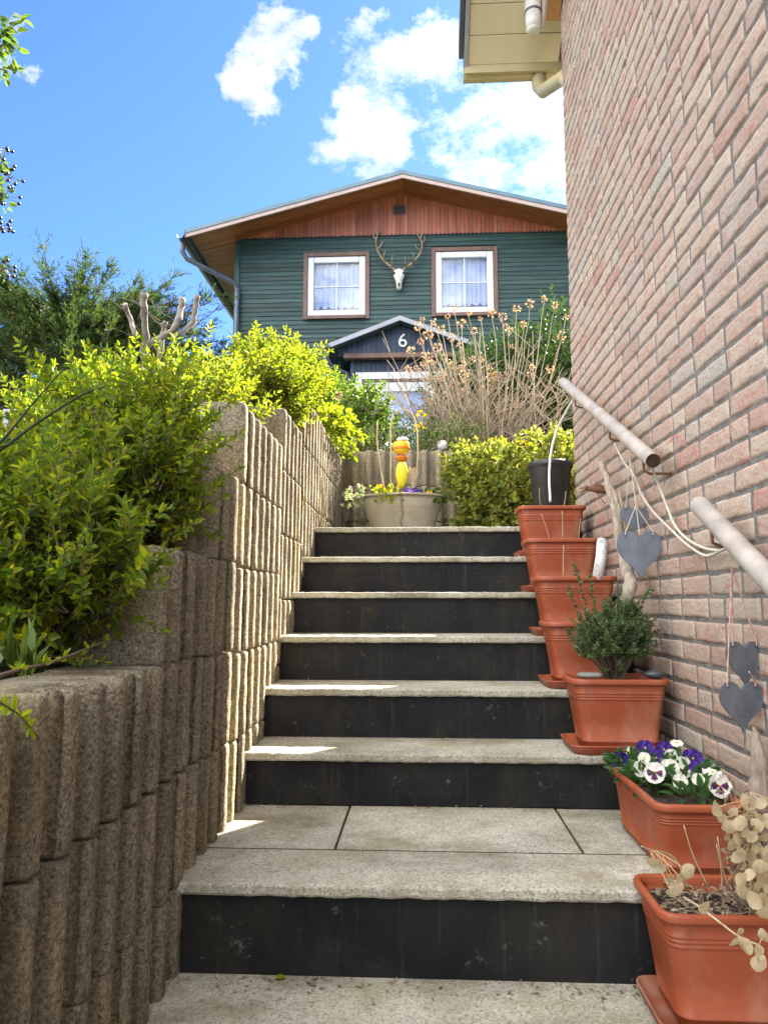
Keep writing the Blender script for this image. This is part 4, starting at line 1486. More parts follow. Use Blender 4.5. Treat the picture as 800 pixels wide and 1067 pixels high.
# black bucket
bk = thing('black_bucket', 'black plastic flower bucket standing behind the topmost terracotta planter', 'bucket', (0.755, 4.36, 1.313))
mb = MB()
mb.lathe([(0.085, 0.0), (0.09, 0.004), (0.118, 0.36), (0.122, 0.365), (0.124, 0.405), (0.119, 0.408), (0.112, 0.36), (0.105, 0.30)], (0.75, 4.36, 1.299), 28)
mb.build('body', M['blackplastic'], bk, smooth=True)
mb = MB()
mb.lathe([(0.122, 0.375), (0.130, 0.378), (0.131, 0.402), (0.126, 0.411), (0.118, 0.409)], (0.75, 4.36, 1.299), 28)
mb.build('rim', M['blackplastic'], bk, smooth=True)

# driftwood, birch piece, metal bird
mb = MB()
A_ = [atX(655, 618, .74), atX(651, 590, .77), atX(645, 560, .795), atX(641, 535, .80), atX(634, 508, .80), atX(626, 482, .795)]
A_ = [(p.x, p.y, p.z) for p in A_]
A_.insert(0, (0.70, 2.93, 0.80))
q = curve_pts(A_, 6)
mb.tube([p + rv() * .004 for p in q], [0.026 - 0.013 * i / (len(q) - 1) + rnd.uniform(-.003, .003) for i in range(len(q))], 9)
q = curve_pts([atX(646, 560, .79), atX(645, 530, .785), atX(637, 508, .775), atX(631, 492, .77)], 5)
mb.tube([p + rv() * .002 for p in q], [0.012 - 0.008 * i / (len(q) - 1) for i in range(len(q))], 7)
q = curve_pts([atX(656, 612, .75), atX(653, 570, .80), atX(648, 532, .82), atX(646, 512, .82)], 5)
mb.tube([p + rv() * .003 for p in q], [0.014 - 0.009 * i / (len(q) - 1) for i in range(len(q))], 7)
tag(mb.build('driftwood', M['drift'], smooth=True), 'tall forked weathered driftwood branch leaning on the brick wall', 'driftwood')
mb = MB()
q = [atX(622, 604, .74), atX(626, 580, .76), atX(627, 562, .77)]
mb.tube([(p.x, p.y, p.z) for p in q], [.024, .023, .021], 10)
tag(mb.build('birch_log', M['birch'], smooth=True), 'short white birch log standing behind third terracotta planter', 'log')
bp = atX(619, 510, .775)
bird = thing('metal_bird', 'small rusty metal bird perched at the driftwood near the top planter', 'bird figure', bp)
mb = MB()
kx = bp.y / F_PX
P_ = lambda dx, dz, dy=0: bp + Vector((dx * kx, dy, dz * kx))
q = [P_(-15, -3), P_(-9, 0.5), P_(-3, 1), P_(4, 0), P_(9, -2), P_(13, -4)]
mb.tube(q, [.002, .006, .014, .018, .013, .004], 10)
mb.ball(P_(-8, 2), .011, 10, 7)
mb.build('body', M['rust'], bird, smooth=True)
mb = MB()
mb.tube([P_(-11, 2), P_(-16, 0.5)], [.004, .0008], 6)
mb.build('beak', M['rust'], bird)
mb = MB()
mb.leaf(P_(0, 4, -.012), (1, 0, -.5), (0, -1, .3), 14 * kx, 7 * kx, .2)
mb.build('wing', M['rust'], bird)
mb = MB()
mb.tube([P_(2, -3), P_(8, -12), P_(12, -14, .02)], .002, 6)
mb.build('leg', M['rust'], bird)

# stones on the boxwood planter rim
zr = 0.392 + 0.250


def pebble(label, c_, r, sq, mat, seed):
    mb = MB()
    rr = random.Random(seed)
    mb.ball((0, 0, 0), r, 14, 9, sq)
    ph = [rr.uniform(0, 6) for _ in range(4)]
    mb.v = [(v[0] * (1 + .10 * math.sin(v[1] / r * 2 + ph[0])) + c_[0], v[1] * (1 + .12 * math.sin(v[0] / r * 2.4 + ph[1])) + c_[1], v[2] * (1 + .15 * math.sin(v[0] / r * 2 + ph[2])) + c_[2]) for v in mb.v]
    return tag(mb.build('stone', mat, smooth=True), label, 'stone')


pebble('flat pale grey stone on left corner of the boxwood planter rim', (0.570, 2.645, zr + 0.010), .042, (1, .75, .30), M['pebblegrey'], 1)
pebble('dark rounded pebble on the right corner of the boxwood planter rim', (0.785, 2.645, zr + 0.014), .036, (1, .75, .42), M['pebble'], 2)


# ------------------------------------------------------------------ foliage generators
def bez(a, b, c_, n=6):
    a, b, c_ = Vector(a), Vector(b), Vector(c_)
    return [a * (1 - t) ** 2 + b * 2 * t * (1 - t) + c_ * t * t for t in [i / n for i in range(n + 1)]]


def shrub(name, label, cat, base, ells, nshoot, leafL, leafW, lmat, smat, group=None, shoot=(.10, .25), up=.7, zmin=None, step=.5, shell=.55, nstem=40, parts=('foliage', 'stems'), cut=None, whorl=2, droop=0.0, spread=0.75):
    t = thing(name, label, cat, base, group)
    fm, sm = MB(), MB()
    base = Vector(base)
    vol = [(e[1][0] * e[1][1] * e[1][2]) ** .6 for e in ells]
    k = 0
    made = 0
    while made < nshoot:
        e = rnd.choices(ells, vol)[0]
        c_, R = Vector(e[0]), e[1]
        u = rv()
        rr = shell + (1.04 - shell) * rnd.random() ** .7
        p = c_ + Vector((u.x * R[0], u.y * R[1], u.z * R[2])) * rr
        made += 1
        if zmin is not None and p.z < zmin(p.x, p.y):
            continue
        if cut and cut(p):
            continue
        o = Vector((u.x / R[0], u.y / R[1], u.z / R[2])).normalized()
        d = (o * .55 + Vector((0, 0, up)) + rv() * .55).normalized()
        L = rnd.uniform(*shoot)
        q = bez(p, p + d * L * .5, p + d * L + Vector((0, 0, -droop * L)) + rv() * L * .12, 4)
        sm.tube(q, [.0022, .0019, .0016, .0013, .0009], 3, False)
        if made < nstem or (made % max(1, nshoot // nstem)) == 0:
            r0 = rnd.uniform(.004, .009)
            bpos = base + Vector((rnd.uniform(-1, 1) * R[0] * .18, rnd.uniform(-1, 1) * R[1] * .18, 0))
            bb = bez(bpos, bpos.lerp(p, .45) + Vector((0, 0, .15 * (p.z - bpos.z))), p, 7)
            sm.tube(bb, [r0 * (1 - .75 * i / 7) for i in range(8)], 5, False)
        s = 0.12
        ang = rnd.uniform(0, 6.28)
        while s < 1.0:
            i = min(3, int(s * 4))
            pt = q[i].lerp(q[i + 1], s * 4 - i)
            tan = (q[i + 1] - q[i]).normalized()
            a = tan.orthogonal().normalized()
            b = tan.cross(a)
            size = rnd.uniform(.55, 1.35) * (1 - .35 * max(0, s - .6))
            for w_ in range(whorl):
                th = ang + 2 * PI * w_ / whorl + rnd.uniform(-.3, .3)
                lat = a * math.cos(th) + b * math.sin(th)
                ld = (lat * spread + tan * rnd.uniform(.45, .9) + Vector((0, 0, rnd.uniform(-.25, .1)))).normalized()
                fm.leaf(pt, ld, tan + rv() * .35, leafL * size, leafW * size, .22, rnd.uniform(-.05, .25))
            ang += PI / 2 + rnd.uniform(-.4, .4) if whorl == 2 else 2.4
            s += step * leafL / L
        tip = q[-1]
        tan = (q[-1] - q[-2]).normalized()
        fm.leaf(tip, tan + rv() * .3, rv(), leafL * .8, leafW * .8, .3)
    fm.build(parts[0], lmat, t)
    sm.build(parts[1], smat, t)
    return t


def soil_l(x, y):
    return lerp_tab(SOIL, y) + .02 if x < -.70 else -9


def wallcut(p):
    # keep leaf clusters out of the wall's solid
    if p.x > XW - 0.28 and p.x < XW + .0:
        for (a, b, zt, zb) in SECT:
            if a <= p.y <= b and p.z < zt:
                return True
    return p.x > XW + 0.10


shrub('privet_shrub', 'large bushy green privet spilling over the nearest wall steps at left', 'shrub', (-1.15, 2.0, .80),
      [((-1.20, 2.05, 1.03), (.42, .5, .28)), ((-0.92, 2.15, 1.26), (.24, .26, .24)), ((-1.5, 2.2, .92), (.4, .5, .28)), ((-0.95, 1.75, .98), (.22, .22, .24)), ((-0.90, 1.58, .92), (.15, .13, .16)), ((-0.76, 1.95, 1.20), (.13, .14, .14)), ((-0.80, 1.56, .97), (.13, .10, .13)), ((-0.74, 1.60, .92), (.11, .08, .11)), ((-0.72, 1.92, 1.14), (.10, .12, .10)), ((-0.80, 2.0, 1.36), (.14, .14, .10)), ((-1.15, 1.62, .98), (.22, .2, .22)), ((-1.02, 2.45, 1.38), (.22, .22, .16))],
      3900, .029, .0125, M['privet'], M['twig'], 'privet shrubs above the wall', (.07, .20), .7, soil_l, .5, .35, 60, cut=wallcut)
shrub('privet_shrub', 'yellow green sunlit privet behind the big one, below the grey tree stubs', 'shrub', (-1.15, 3.05, 1.35),
      [((-1.16, 3.05, 1.55), (.34, .38, .26)), ((-0.92, 2.95, 1.60), (.2, .3, .22)), ((-1.42, 3.1, 1.52), (.34, .36, .25))],
      1100, .032, .014, M['privet2'], M['twig'], 'privet shrubs above the wall', (.09, .22), .7, soil_l, .5, .35, 40, cut=wallcut)
shrub('privet_shrub', 'rounded lime green privet rising behind wall top in front of house corner', 'shrub', (-0.92, 3.75, 1.70),
      [((-0.80, 3.72, 1.95), (.20, .30, .22)), ((-0.70, 3.5, 1.80), (.12, .16, .15)), ((-0.68, 3.85, 2.0), (.14, .2, .16)), ((-0.68, 3.4, 1.85), (.1, .14, .12))],
      850, .030, .014, M['privet2'], M['twig'], 'privet shrubs above the wall', (.08, .18), .75, soil_l, .5, .3, 30, cut=wallcut)

# ivy-like trailing plant over the far wall top
t = thing('trailing_plant', 'lime leaved trailing plant hanging over the far end of ribbed wall', 'plant', (-.58, 5.2, 1.96))
fm, sm = MB(), MB()
for _ in range(75):
    y = rnd.uniform(4.5, 5.75)
    p = Vector((rnd.uniform(-.80, -.56), y, 1.99 + rnd.uniform(0, .10)))
    q = bez(p, p + Vector((.10, rnd.uniform(-.05, .15), .12)), p + Vector((rnd.uniform(.08, .20), rnd.uniform(-.1, .25), rnd.uniform(-.16, .06))), 6)
    sm.tube(q, .002, 3, False)
    for i in range(16):
        s = rnd.random() * 5.9
        k = int(s)
        pt = q[k].lerp(q[k + 1], s - k) + rv() * .02
        fm.leaf(pt, rv() + Vector((.5, -.6, -.1)), rv() + Vector((0, -.3, 1)), rnd.uniform(.03, .055), rnd.uniform(.022, .036), .15, .2)
fm.build('foliage', M['ivyleaf'], t)
sm.build('stems', M['twig'], t)

# mid shrubs before the porch
shrub('leafy_shrub', 'mid green rounded shrub beside the porch, behind the ribbed wall end', 'shrub', (-.95, 6.6, 2.05),
      [((-.95, 6.6, 2.52), (.42, .35, .36)), ((-.55, 6.3, 2.38), (.32, .3, .3))], 620, .055, .026, M['midleaf'], M['twig'], 'shrubs before the porch', (.08, .2), .6, None, .6, .5, 25)
shrub('leafy_shrub', 'darker green shrub growing against the white house plinth', 'shrub', (-1.3, 9.2, 2.35),
      [((-1.35, 9.2, 3.1), (.5, .4, .62)), ((-.9, 9.0, 2.95), (.4, .4, .5))], 500, .07, .035, M['darkleaf'], M['twig'], 'shrubs before the porch', (.1, .25), .6, None, .6, .5, 25)
shrub('evergreen_shrub', 'big dark evergreen shrub behind the dry hydrangea stems', 'shrub', (0.75, 7.4, 2.15),
      [((0.85, 7.5, 2.85), (.65, .45, .65)), ((0.45, 7.3, 2.6), (.40, .4, .55)), ((1.35, 7.4, 3.0), (.45, .4, .78)), ((1.5, 7.2, 2.7), (.5, .4, .6))], 1500, .060, .022, M['darkleaf'], M['twig'], None, (.12, .3), .6, None, .5, .55, 40)
shrub('euonymus_hedge', 'yellow green variegated hedge at the top of the stairs beside the tub', 'hedge', (0.62, 5.05, 1.30),
      [((0.47, 5.05, 1.60), (.22, .26, .34)), ((0.82, 5.0, 1.62), (.34, .30, .36)), ((1.25, 5.1, 1.6), (.4, .3, .35)), ((0.32, 5.15, 1.75), (.12, .2, .18)), ((0.65, 4.95, 1.5), (.36, .28, .24))],
      2100, .040, .024, M['euon'], M['twig'], None, (.05, .13), .5, None, .6, .60, 30, cut=lambda p: p.z < 1.31 or (p.x > BX - .1 and p.y < 4.45))
shrub('groundcover_shrub', 'low grey green tangled shrub along the top of garden wall', 'shrub', (-.15, 5.85, 1.95),
      [((-.25, 5.9, 2.08), (.35, .2, .13)), ((.25, 5.9, 2.10), (.3, .2, .14))], 420, .035, .012, M['midleaf'], M['palestem'], None, (.07, .2), .5, None, .8, .4, 30)

# dry hydrangea
hy = thing('dry_hydrangea', 'bare pale hydrangea stems with dried tan flower heads right of porch', 'shrub', (0.60, 6.2, 1.98))
sm = MB()
heads = []
for i in range(105):
    b = Vector((0.54 + rnd.gauss(0, .24), 6.2 + rnd.uniform(-.2, .2), 1.98))
    lean = rnd.gauss(-.08, .52)
    hgt = rnd.uniform(.55, 1.14) * (1 - .25 * abs(lean))
    tip = b + Vector((lean * .9 + (.05 if lean > 0 else -.02), rnd.uniform(-.4, .3), hgt))
    q = bez(b, b + Vector((lean * .25, 0, hgt * .55)), tip, 8)
    q = [p + rv() * .008 for p in q]
    sm.tube(q, [.0062 - .0036 * k / 8 for k in range(9)], 5, False)
    heads.append((q[-1], q[-1] - q[-2]))
    for _ in range(rnd.choice([4, 5, 6, 7])):
        k = rnd.randint(3, 7)
        s2 = q[k]
        e = s2 + Vector((rnd.uniform(-.24, .24), rnd.uniform(-.14, .14), rnd.uniform(.06, .30)))
        q2 = bez(s2, s2.lerp(e, .5) + rv() * .02, e, 4)
        sm.tube(q2, [.0034, .0030, .0026, .0021, .0015], 4, False)
        heads.append((e, e - s2))
for (px, py) in [(436, 340), (440, 332), (438, 356), (446, 348), (452, 336), (460, 343), (466, 330), (473, 322), (481, 338), (488, 326), (428, 366), (441, 370), (456, 362), (470, 352), (479, 360), (494, 345), (500, 332), (512, 326), (523, 330), (538, 322), (552, 316), (566, 312), (578, 318), (424, 384), (436, 386), (590, 330), (585, 350), (530, 345), (545, 338), (450, 378)]:
    e = atY(px, py, 6.2 + rnd.uniform(-.3, .15))
    b = Vector((0.42 + .35 * (e.x - .1) + rnd.uniform(-.08, .08), 6.2 + rnd.uniform(-.2, .1), 1.98))
    q = bez(b, b.lerp(e, .5) + Vector((-.05 * (1 if e.x < .4 else -1), 0, .12)), e, 8)
    q = [p + rv() * .008 for p in q]
    sm.tube(q, [.0062 - .0036 * k / 8 for k in range(9)], 5, False)
    heads.insert(0, (e, q[-1] - q[-2]))
sm.build('stems', M['hydstem'], hy)
hn_ = 0
for hi_, (p, d) in enumerate(heads):
    if hi_ >= 30 and rnd.random() > (.42 if p.z > 2.75 else .08) or hn_ >= 90:
        continue
    hn_ += 1
    fm = MB()
    r = rnd.uniform(.016, .034)
    for _ in range(18):
        u = rv()
        fm.leaf(p + u * r * .75, u + rv() * .5, rv(), r * .75, r * .65, .2, .2)
    fm.build('flower_head', M['drypetal'], hy)

# conifer far left
cf = thing('conifer_tree', 'broad dark green conifer against the sky left of the house', 'tree', (-4.25, 8.6, 2.3))
tr = MB()
tr.tube(bez((-4.25, 8.6, 2.2), (-4.2, 8.6, 3.6), (-4.25, 8.6, 4.5), 8), [.13 - .012 * k for k in range(9)], 9)
tr.build('trunk', M['greytrunk'], cf, smooth=True)
fm, sm = MB(), MB()
for i in range(420):
    z0 = rnd.uniform(2.4, 4.45)
    az = rnd.uniform(0, 6.28)
    f = (z0 - 2.4) / 2.3
    R = (2.15 * (1 - .62 * f ** 1.6)) * rnd.uniform(.55, 1.12)
    s0 = Vector((-4.25, 8.6, z0))
    dirv = Vector((math.cos(az) * 1.15, math.sin(az) * .8, 0))
    tip = s0 + dirv * R + Vector((0, 0, R * rnd.uniform(.05, .42)))
    q = bez(s0, s0 + dirv * R * .55 + Vector((0, 0, R * .02)), tip, 8)
    sm.tube(q, [.018 - .0018 * k for k in range(9)], 4, False)
    for k in range(2, 9):
        for _ in range(5):
            p = q[k] if k == 8 else q[k].lerp(q[min(8, k + 1)], rnd.random())
            d = (q[k] - q[k - 1]).normalized()
            sd = (d + rv() * .85 + Vector((0, 0, .12))).normalized()
            L = rnd.uniform(.12, .30) * (1.15 - .05 * k)
            nn = 13
            for j in range(nn):
                pt = p + sd * L * j / nn
                lat = sd.orthogonal().normalized()
                th = rnd.uniform(0, 6.28)
                l2 = (lat * math.cos(th) + sd.cross(lat) * math.sin(th))
                fm.leaf(pt, sd * .8 + l2 * .6, l2 + rv() * .3, .052, .010, .1)
fm.build('crown', M['conifer'], cf)
sm.build('branches', M['twig'], cf)

# pollarded tree stubs
pt_ = thing('pollarded_tree', 'pale grey pollarded tree with short sawn stubs above the privets', 'tree', (-1.95, 5.2, 1.9))
mb = MB()
mb.tube(bez((-1.95, 5.2, 1.85), (-1.95, 5.2, 2.2), (-1.93, 5.2, 2.62), 5), [.10, .095, .09, .088, .09, .10], 10)
kk = 5.2
for pts, r in (([(150, 372), (152, 350), (150, 322), (150, 306)], .036), ([(142, 350), (135, 330), (130, 318)], .024), ([(152, 362), (180, 345), (188, 325), (190, 312)], .032), ([(180, 352), (200, 338), (203, 322), (206, 308)], .028), ([(168, 360), (170, 345), (172, 335)], .024)):
    q = [atY(a, b, kk + rnd.uniform(-.1, .1)) for a, b in pts]
    if pts[0][0] in (150, 152, 168):
        q.insert(0, Vector((-1.93, 5.2, 2.58)))
    q = curve_pts(q, 4)
    mb.tube([p + rv() * .006 for p in q], [.72 * r * rnd.uniform(.85, 1.2) for _ in q], 9)
mb.build('trunk', M['greytrunk'], pt_, smooth=True)
mb = MB()
for _ in range(26):
    s_ = atY(rnd.uniform(130, 208), rnd.uniform(312, 355), kk)
    e = s_ + Vector((rnd.uniform(-.25, .3), rnd.uniform(-.15, .15), rnd.uniform(-.02, .22)))
    mb.tube(bez(s_, s_.lerp(e, .5) + rv() * .03, e, 3), [.0032, .0026, .002, .0012], 4, False)
mb.build('twigs', M['twig'], pt_)

# canes in the left foreground
def cane(label, pix, X, r, leaves=0, mat=None, lm=None):
    t = thing('cane', label, 'branch', atX(*pix[0], X[0]), 'loose canes at the left edge')
    q = curve_pts([atX(a, b, x) for (a, b), x in zip(pix, X)], 8)
    mb = MB()
    mb.tube(q, [r * (1 - .65 * i / (len(q) - 1)) for i in range(len(q))], 7)
    mb.build('stem', mat or M['cane'], t, smooth=True)
    if leaves:
        for i in range(leaves):
            fm = MB()
            p = q[int((.35 + .62 * i / leaves) * (len(q) - 1))]
            for _ in range(5):
                fm.leaf(p, rv() + Vector((0, 0, .5)), rv() + Vector((0, -1, 0)), rnd.uniform(.014, .026), .010, .2)
            fm.build('leaf_bud', lm or M['ivyleaf'], t)
    return t


cane('long dark green cane crossing upward before the privet, reaching furthest right', [(-60, 495), (-5, 472), (40, 440), (85, 412), (112, 402)], [-.86, -.86, -.85, -.84, -.83], .0050)
cane('steeper dark green cane crossing the longer one at left edge', [(-40, 500), (5, 456), (35, 420), (68, 383)], [-.88, -.88, -.87, -.86], .0040)
cane('short pale cane low at left edge under the crossing canes', [(-40, 478), (0, 466), (20, 461)], [-.86, -.85, -.85], .0030)
cane('budding twig lying over the nearest wall top, tip pointing right', [(-50, 728), (0, 704), (60, 688), (110, 668), (146, 652)], [-.66, -.66, -.67, -.68, -.69], .0040, 6, M['twig'])
cane('drooping thin twig with lime buds in front of nearest wall block', [(-40, 690), (-5, 728), (20, 745), (42, 770)], [-.58, -.57, -.56, -.56], .0025, 5, M['twig'])

# variegated leaves and grass tuft at the left edge
M['hosta'] = leafmat('white_edged_leaf', [(.06, .14, .03), (.35, .40, .22), (.10, .18, .04)], .3)
hp = thing('hosta_plant', 'white edged green leaves at left edge above nearest wall block', 'plant', atX(-12, 705, -.70))
fm = MB()
for i in range(9):
    fm.leaf(atX(rnd.uniform(-16, -2), rnd.uniform(690, 712), -.70), Vector((rnd.uniform(-.4, .5), rnd.uniform(-.3, .3), 1)), Vector((rnd.uniform(-.4, .4), -1, .3)), rnd.uniform(.025, .045), .018, .2, .2)
fm.build('leaves', M['hosta'], hp)
gt = thing('grass_tuft', 'small tuft of green grass on the nearest wall top', 'grass tuft', atX(24, 705, -.68))
fm = MB()
for i in range(14):
    fm.leaf(atX(rnd.uniform(14, 34), rnd.uniform(698, 708), -.68), Vector((rnd.uniform(-.5, .4), rnd.uniform(-.4, .4), 1)), rv(), rnd.uniform(.04, .11), .004, .2, .3)
fm.build('blades', M['midleaf'], gt)

# tree outside the frame at left with branches reaching in
lt = thing('broadleaf_tree', 'tree at left edge whose leafy branches reach into the sky', 'tree', (-2.75, 3.4, 1.35))
mb = MB()
mb.tube(bez((-2.75, 3.4, 1.2), (-2.7, 3.4, 2.4), (-2.6, 3.4, 3.9), 8), [.075 - .006 * k for k in range(9)], 9)
mb.build('trunk', M['greytrunk'], lt, smooth=True)
fm, sm, bm_ = MB(), MB(), MB()
for pix, nl in (([(-90, 110), (-40, 70), (-5, 45), (16, 22)], 60), ([(-80, 90), (-30, 62), (0, 48), (14, 42)], 50), ([(-90, 120), (-40, 90), (-5, 74), (14, 70)], 50)):
    q = curve_pts([atY(a, b, 3.3) for a, b in pix], 6)
    sm.tube([Vector((-2.62, 3.4, q[0].z - .2))] + q, [.012] + [.008 * (1 - .8 * i / len(q)) for i in range(len(q))], 5, False)
    for _ in range(nl):
        i = rnd.randint(0, len(q) - 1)
        fm.leaf(q[i] + rv() * .04, rv() + Vector((.6, 0, .3)), rv() + Vector((0, 0, 1)), rnd.uniform(.05, .08), .028, .2, .2)
fm.build('leaves', M['midleaf'], lt)
sm.build('branches', M['twig'], lt)
iv = thing('flowering_ivy', 'ivy branches with dark berries hanging in at left edge below the sky leaves', 'ivy', (-2.6, 3.25, 2.6))
fm, sm, bm_ = MB(), MB(), MB()
for pix in ([(-90, 260), (-40, 215), (-8, 180), (6, 165)], [(-90, 250), (-40, 210), (-5, 195), (14, 184)], [(-90, 250), (-40, 225), (-8, 212), (10, 205)], [(-90, 300), (-40, 270), (-8, 245), (4, 238)], [(-90, 320), (-40, 300), (-6, 285), (6, 280)]):
    q = curve_pts([atY(a, b, 3.1) for a, b in pix], 6)
    sm.tube([Vector((-2.6, 3.25, 2.5))] + q, [.01] + [.006 * (1 - .7 * i / len(q)) for i in range(len(q))], 5, False)
    e = q[-1]
    for _ in range(26):
        fm.leaf(e + Vector((rnd.uniform(-.14, .0), rnd.uniform(-.06, .06), rnd.uniform(-.05, .04))), rv(), rv(), rnd.uniform(.025, .045), .025, .2, .2)
    for _ in range(10):
        u = e + rv() * .045
        sm.tube([e - Vector((.02, 0, 0)), u], .0012, 4, False)
        bb_ = MB()
        bb_.ball(u, .0085, 8, 5)
        bb_.build('berry', M['berry'], iv, smooth=True)
fm.build('leaves', M['midleaf'], iv)
sm.build('stems', M['twig'], iv)

# picket fence far left
fe = thing('picket_fence', 'pale weathered picket fence far left behind the canes', 'fence', (-3.9, 6.3, 2.0))
mb = MB()
for i in range(40):
    x = -6.5 + i * .10
    mb.box(x, x + .055, 6.3, 6.32, 1.95, 2.62 + rnd.uniform(-.02, .02))
mb.build('pickets', M['greyroof'], fe)
mb = MB()
mb.box(-6.5, -2.5, 6.322, 6.36, 2.1, 2.15)
mb.box(-6.5, -2.5, 6.322, 6.36, 2.45, 2.50)
mb.build('rails', M['greyroof'], fe)

# ------------------------------------------------------------------ zinc tub and its plants
TX, TY, TZ = -.128, 4.92, 1.299
tub = thing('zinc_tub', 'oval old zinc tub planter with a rust streak on the top landing', 'tub', (TX, TY, TZ))
mb = MB()
prof = [(.175, 0), (.185, .004), (.20, .05), (.203, .055), (.203, .062), (.205, .066), (.243, .185), (.246, .190), (.246, .199), (.25, .204), (.275, .292), (.262, .292), (.235, .20), (.20, .19)]
mb.lathe(prof, (TX, TY, TZ), 48, 1.0, .62)
mb.build('body', M['tub'], tub, smooth=True)
mb = MB()
mb.tube([(TX + .278 * math.cos(a), TY + .278 * .63 * math.sin(a), TZ + .292) for a in np.linspace(0, 2 * PI, 49)], .008, 8, False)
mb.build('rim', M['tub'], tub, smooth=True)
mb = MB()
mb.lathe([(.24, .262), (.12, .268), (.001, .27)], (TX, TY, TZ), 32, 1, .62)
mb.build('soil', M['soil'], tub)


def pansy_flower(m_list, c_, nrm, r, kind):
    """five petals facing nrm; m_list = (petal MB, blotch MB)"""
    nrm = Vector(nrm).normalized()
    a = Vector((0, 0, 1)) - nrm * nrm.z
    a = a.normalized() if a.length > .1 else nrm.orthogonal().normalized()
    s = a.cross(nrm)
    c_ = Vector(c_)
    pm, bmm = m_list
    for ang, rr, wd, off in ((35, .62, .62, -.004), (-35, .62, .62, -.003), (95, .60, .6, .001), (-95, .60, .6, .002), (180, .66, .85, .004)):
        d = a * math.cos(math.radians(ang)) + s * math.sin(math.radians(ang))
        side = d.cross(nrm)
        cc = c_ + d * r * .48 + nrm * off
        n = 9
        ring = []
        for k in range(n):
            th = 2 * PI * k / n
            w_ = rnd.uniform(.93, 1.07)
            ring.append(cc + (d * math.cos(th) * rr * .9 + side * math.sin(th) * wd) * r * w_ * 1.0 + nrm * (r * .13 * math.sin(3 * th + ang) + r * .16 * math.cos(th)))
        pm.add([cc + nrm * r * .02] + ring, [(0, 1 + k, 1 + (k + 1) % n) for k in range(n)])
        if kind and abs(ang) > 60:
            q = c_ + nrm * (off + .0035)
            bmm.add([q, q + (d * .62 + side * .34) * r, q + d * .74 * r + nrm * .002, q + (d * .62 - side * .34) * r], [(0, 1, 2), (0, 2, 3)])


def pansy_plant(label, c_, spread_, flowers, lm, group, nl=110, leafL=.038):
    t = thing('pansy_plant', label, 'pansy', c_, group)
    fm = MB()
    c_ = Vector(c_)
    for _ in range(nl):
        p = c_ + Vector((rnd.uniform(-1, 1) * spread_[0], rnd.uniform(-1, 1) * spread_[1], rnd.uniform(0, spread_[2])))
        d = (p - c_).normalized() + rv() * .6 + Vector((0, 0, .3))
        fm.leaf(p, d, Vector((0, 0, 1)) + rv() * .5, leafL * rnd.uniform(.7, 1.2), leafL * .5, .15, .3)
    fl = fm.build('leaves', lm, t)
    for (p, n_, r, petal, blotch) in flowers:
        pm, bmm = MB(), MB()
        pansy_flower((pm, bmm), p, n_, r, blotch)
        st = MB()
        st.tube(bez(c_, Vector(c_).lerp(Vector(p), .6) + Vector((0, 0, .02)), Vector(p) - Vector(n_).normalized() * .004, 4), .0016, 4, False)
        f = pm.build('flower', petal, t)
        st.build('flower_stalk', M['pansyleaf'], f)
        if blotch:
            bmm.build('flower_blotch', blotch, f)
        e = MB()
        e.ball(Vector(p) + Vector(n_).normalized() * .006, .0032, 6, 4)
        e.build('flower_eye', M['yellow'], f)
    return t


def fl(px, py, Y, r, petal, blotch=None, nrm=(-.35, -1, .35)):
    n_ = Vector(nrm) + rv() * .25
    return (atY(px, py, Y), n_, r, M[petal], M[blotch] if blotch else None)


zs6 = 0.2185 + .182 - .034
g6 = 'pansies in the window box'
pansy_plant('pansy at the far left end of window box with deep purple bloom and pale buds', (0.630, 2.40, zs6), (.05, .05, .06),
            [fl(647, 792, 2.39, .026, 'petpurple', None, (-.6, -1, .2)), fl(659, 789, 2.43, .018, 'petwhite'), fl(668, 796, 2.37, .021, 'petwhite', None, (-.3, -1, .6)), fl(656, 783, 2.43, .016, 'petwhite')], M['pansyleaf'], g6)
pansy_plant('pansy at the back of window box with dark violet blooms in the middle', (0.730, 2.40, zs6), (.06, .05, .06),
            [fl(672, 780, 2.41, .027, 'petpurple'), fl(692, 781, 2.43, .026, 'petpurple'), fl(705, 775, 2.44, .020, 'petwhite', None, (0, -.6, .8)), fl(684, 790, 2.37, .024, 'petpurple'), fl(699, 788, 2.39, .022, 'petwhite')], M['pansyleaf'], g6)
pansy_plant('pansy with white flower and maroon face at the front of window box', (0.645, 2.25, zs6), (.05, .05, .06),
            [fl(682, 805, 2.19, .029, 'petwhite', 'petmaroon'), fl(667, 801, 2.25, .022, 'petwhite'), fl(697, 800, 2.23, .026, 'petwhite'), fl(671, 790, 2.31, .018, 'petwhite')], M['pansyleaf'], g6)
pansy_plant('pansy with one large velvety purple bloom leaning to the brick wall', (0.770, 2.29, zs6), (.05, .05, .06),
            [fl(721, 791, 2.31, .032, 'petpurple', None, (0, -1, .35)), fl(708, 803, 2.25, .027, 'petwhite', None, (0, -.7, .7)), fl(725, 800, 2.27, .020, 'petpurple'), fl(711, 797, 2.29, .024, 'petwhite')], M['pansyleaf'], g6)
pansy_plant('pansy in the nearest window box corner with white and purple faced bloom', (0.730, 2.09, zs6), (.06, .05, .06),
            [fl(749, 818, 2.05, .029, 'petwhite', 'petmaroon', (.1, -1, .2)), fl(741, 806, 2.12, .026, 'petwhite', None, (0, -.5, .8)), fl(708, 814, 2.10, .020, 'petwhite'), fl(727, 812, 2.10, .017, 'petwhite')], M['pansyleaf'], g6, 60)
gt_ = 'flowers in the zinc tub'
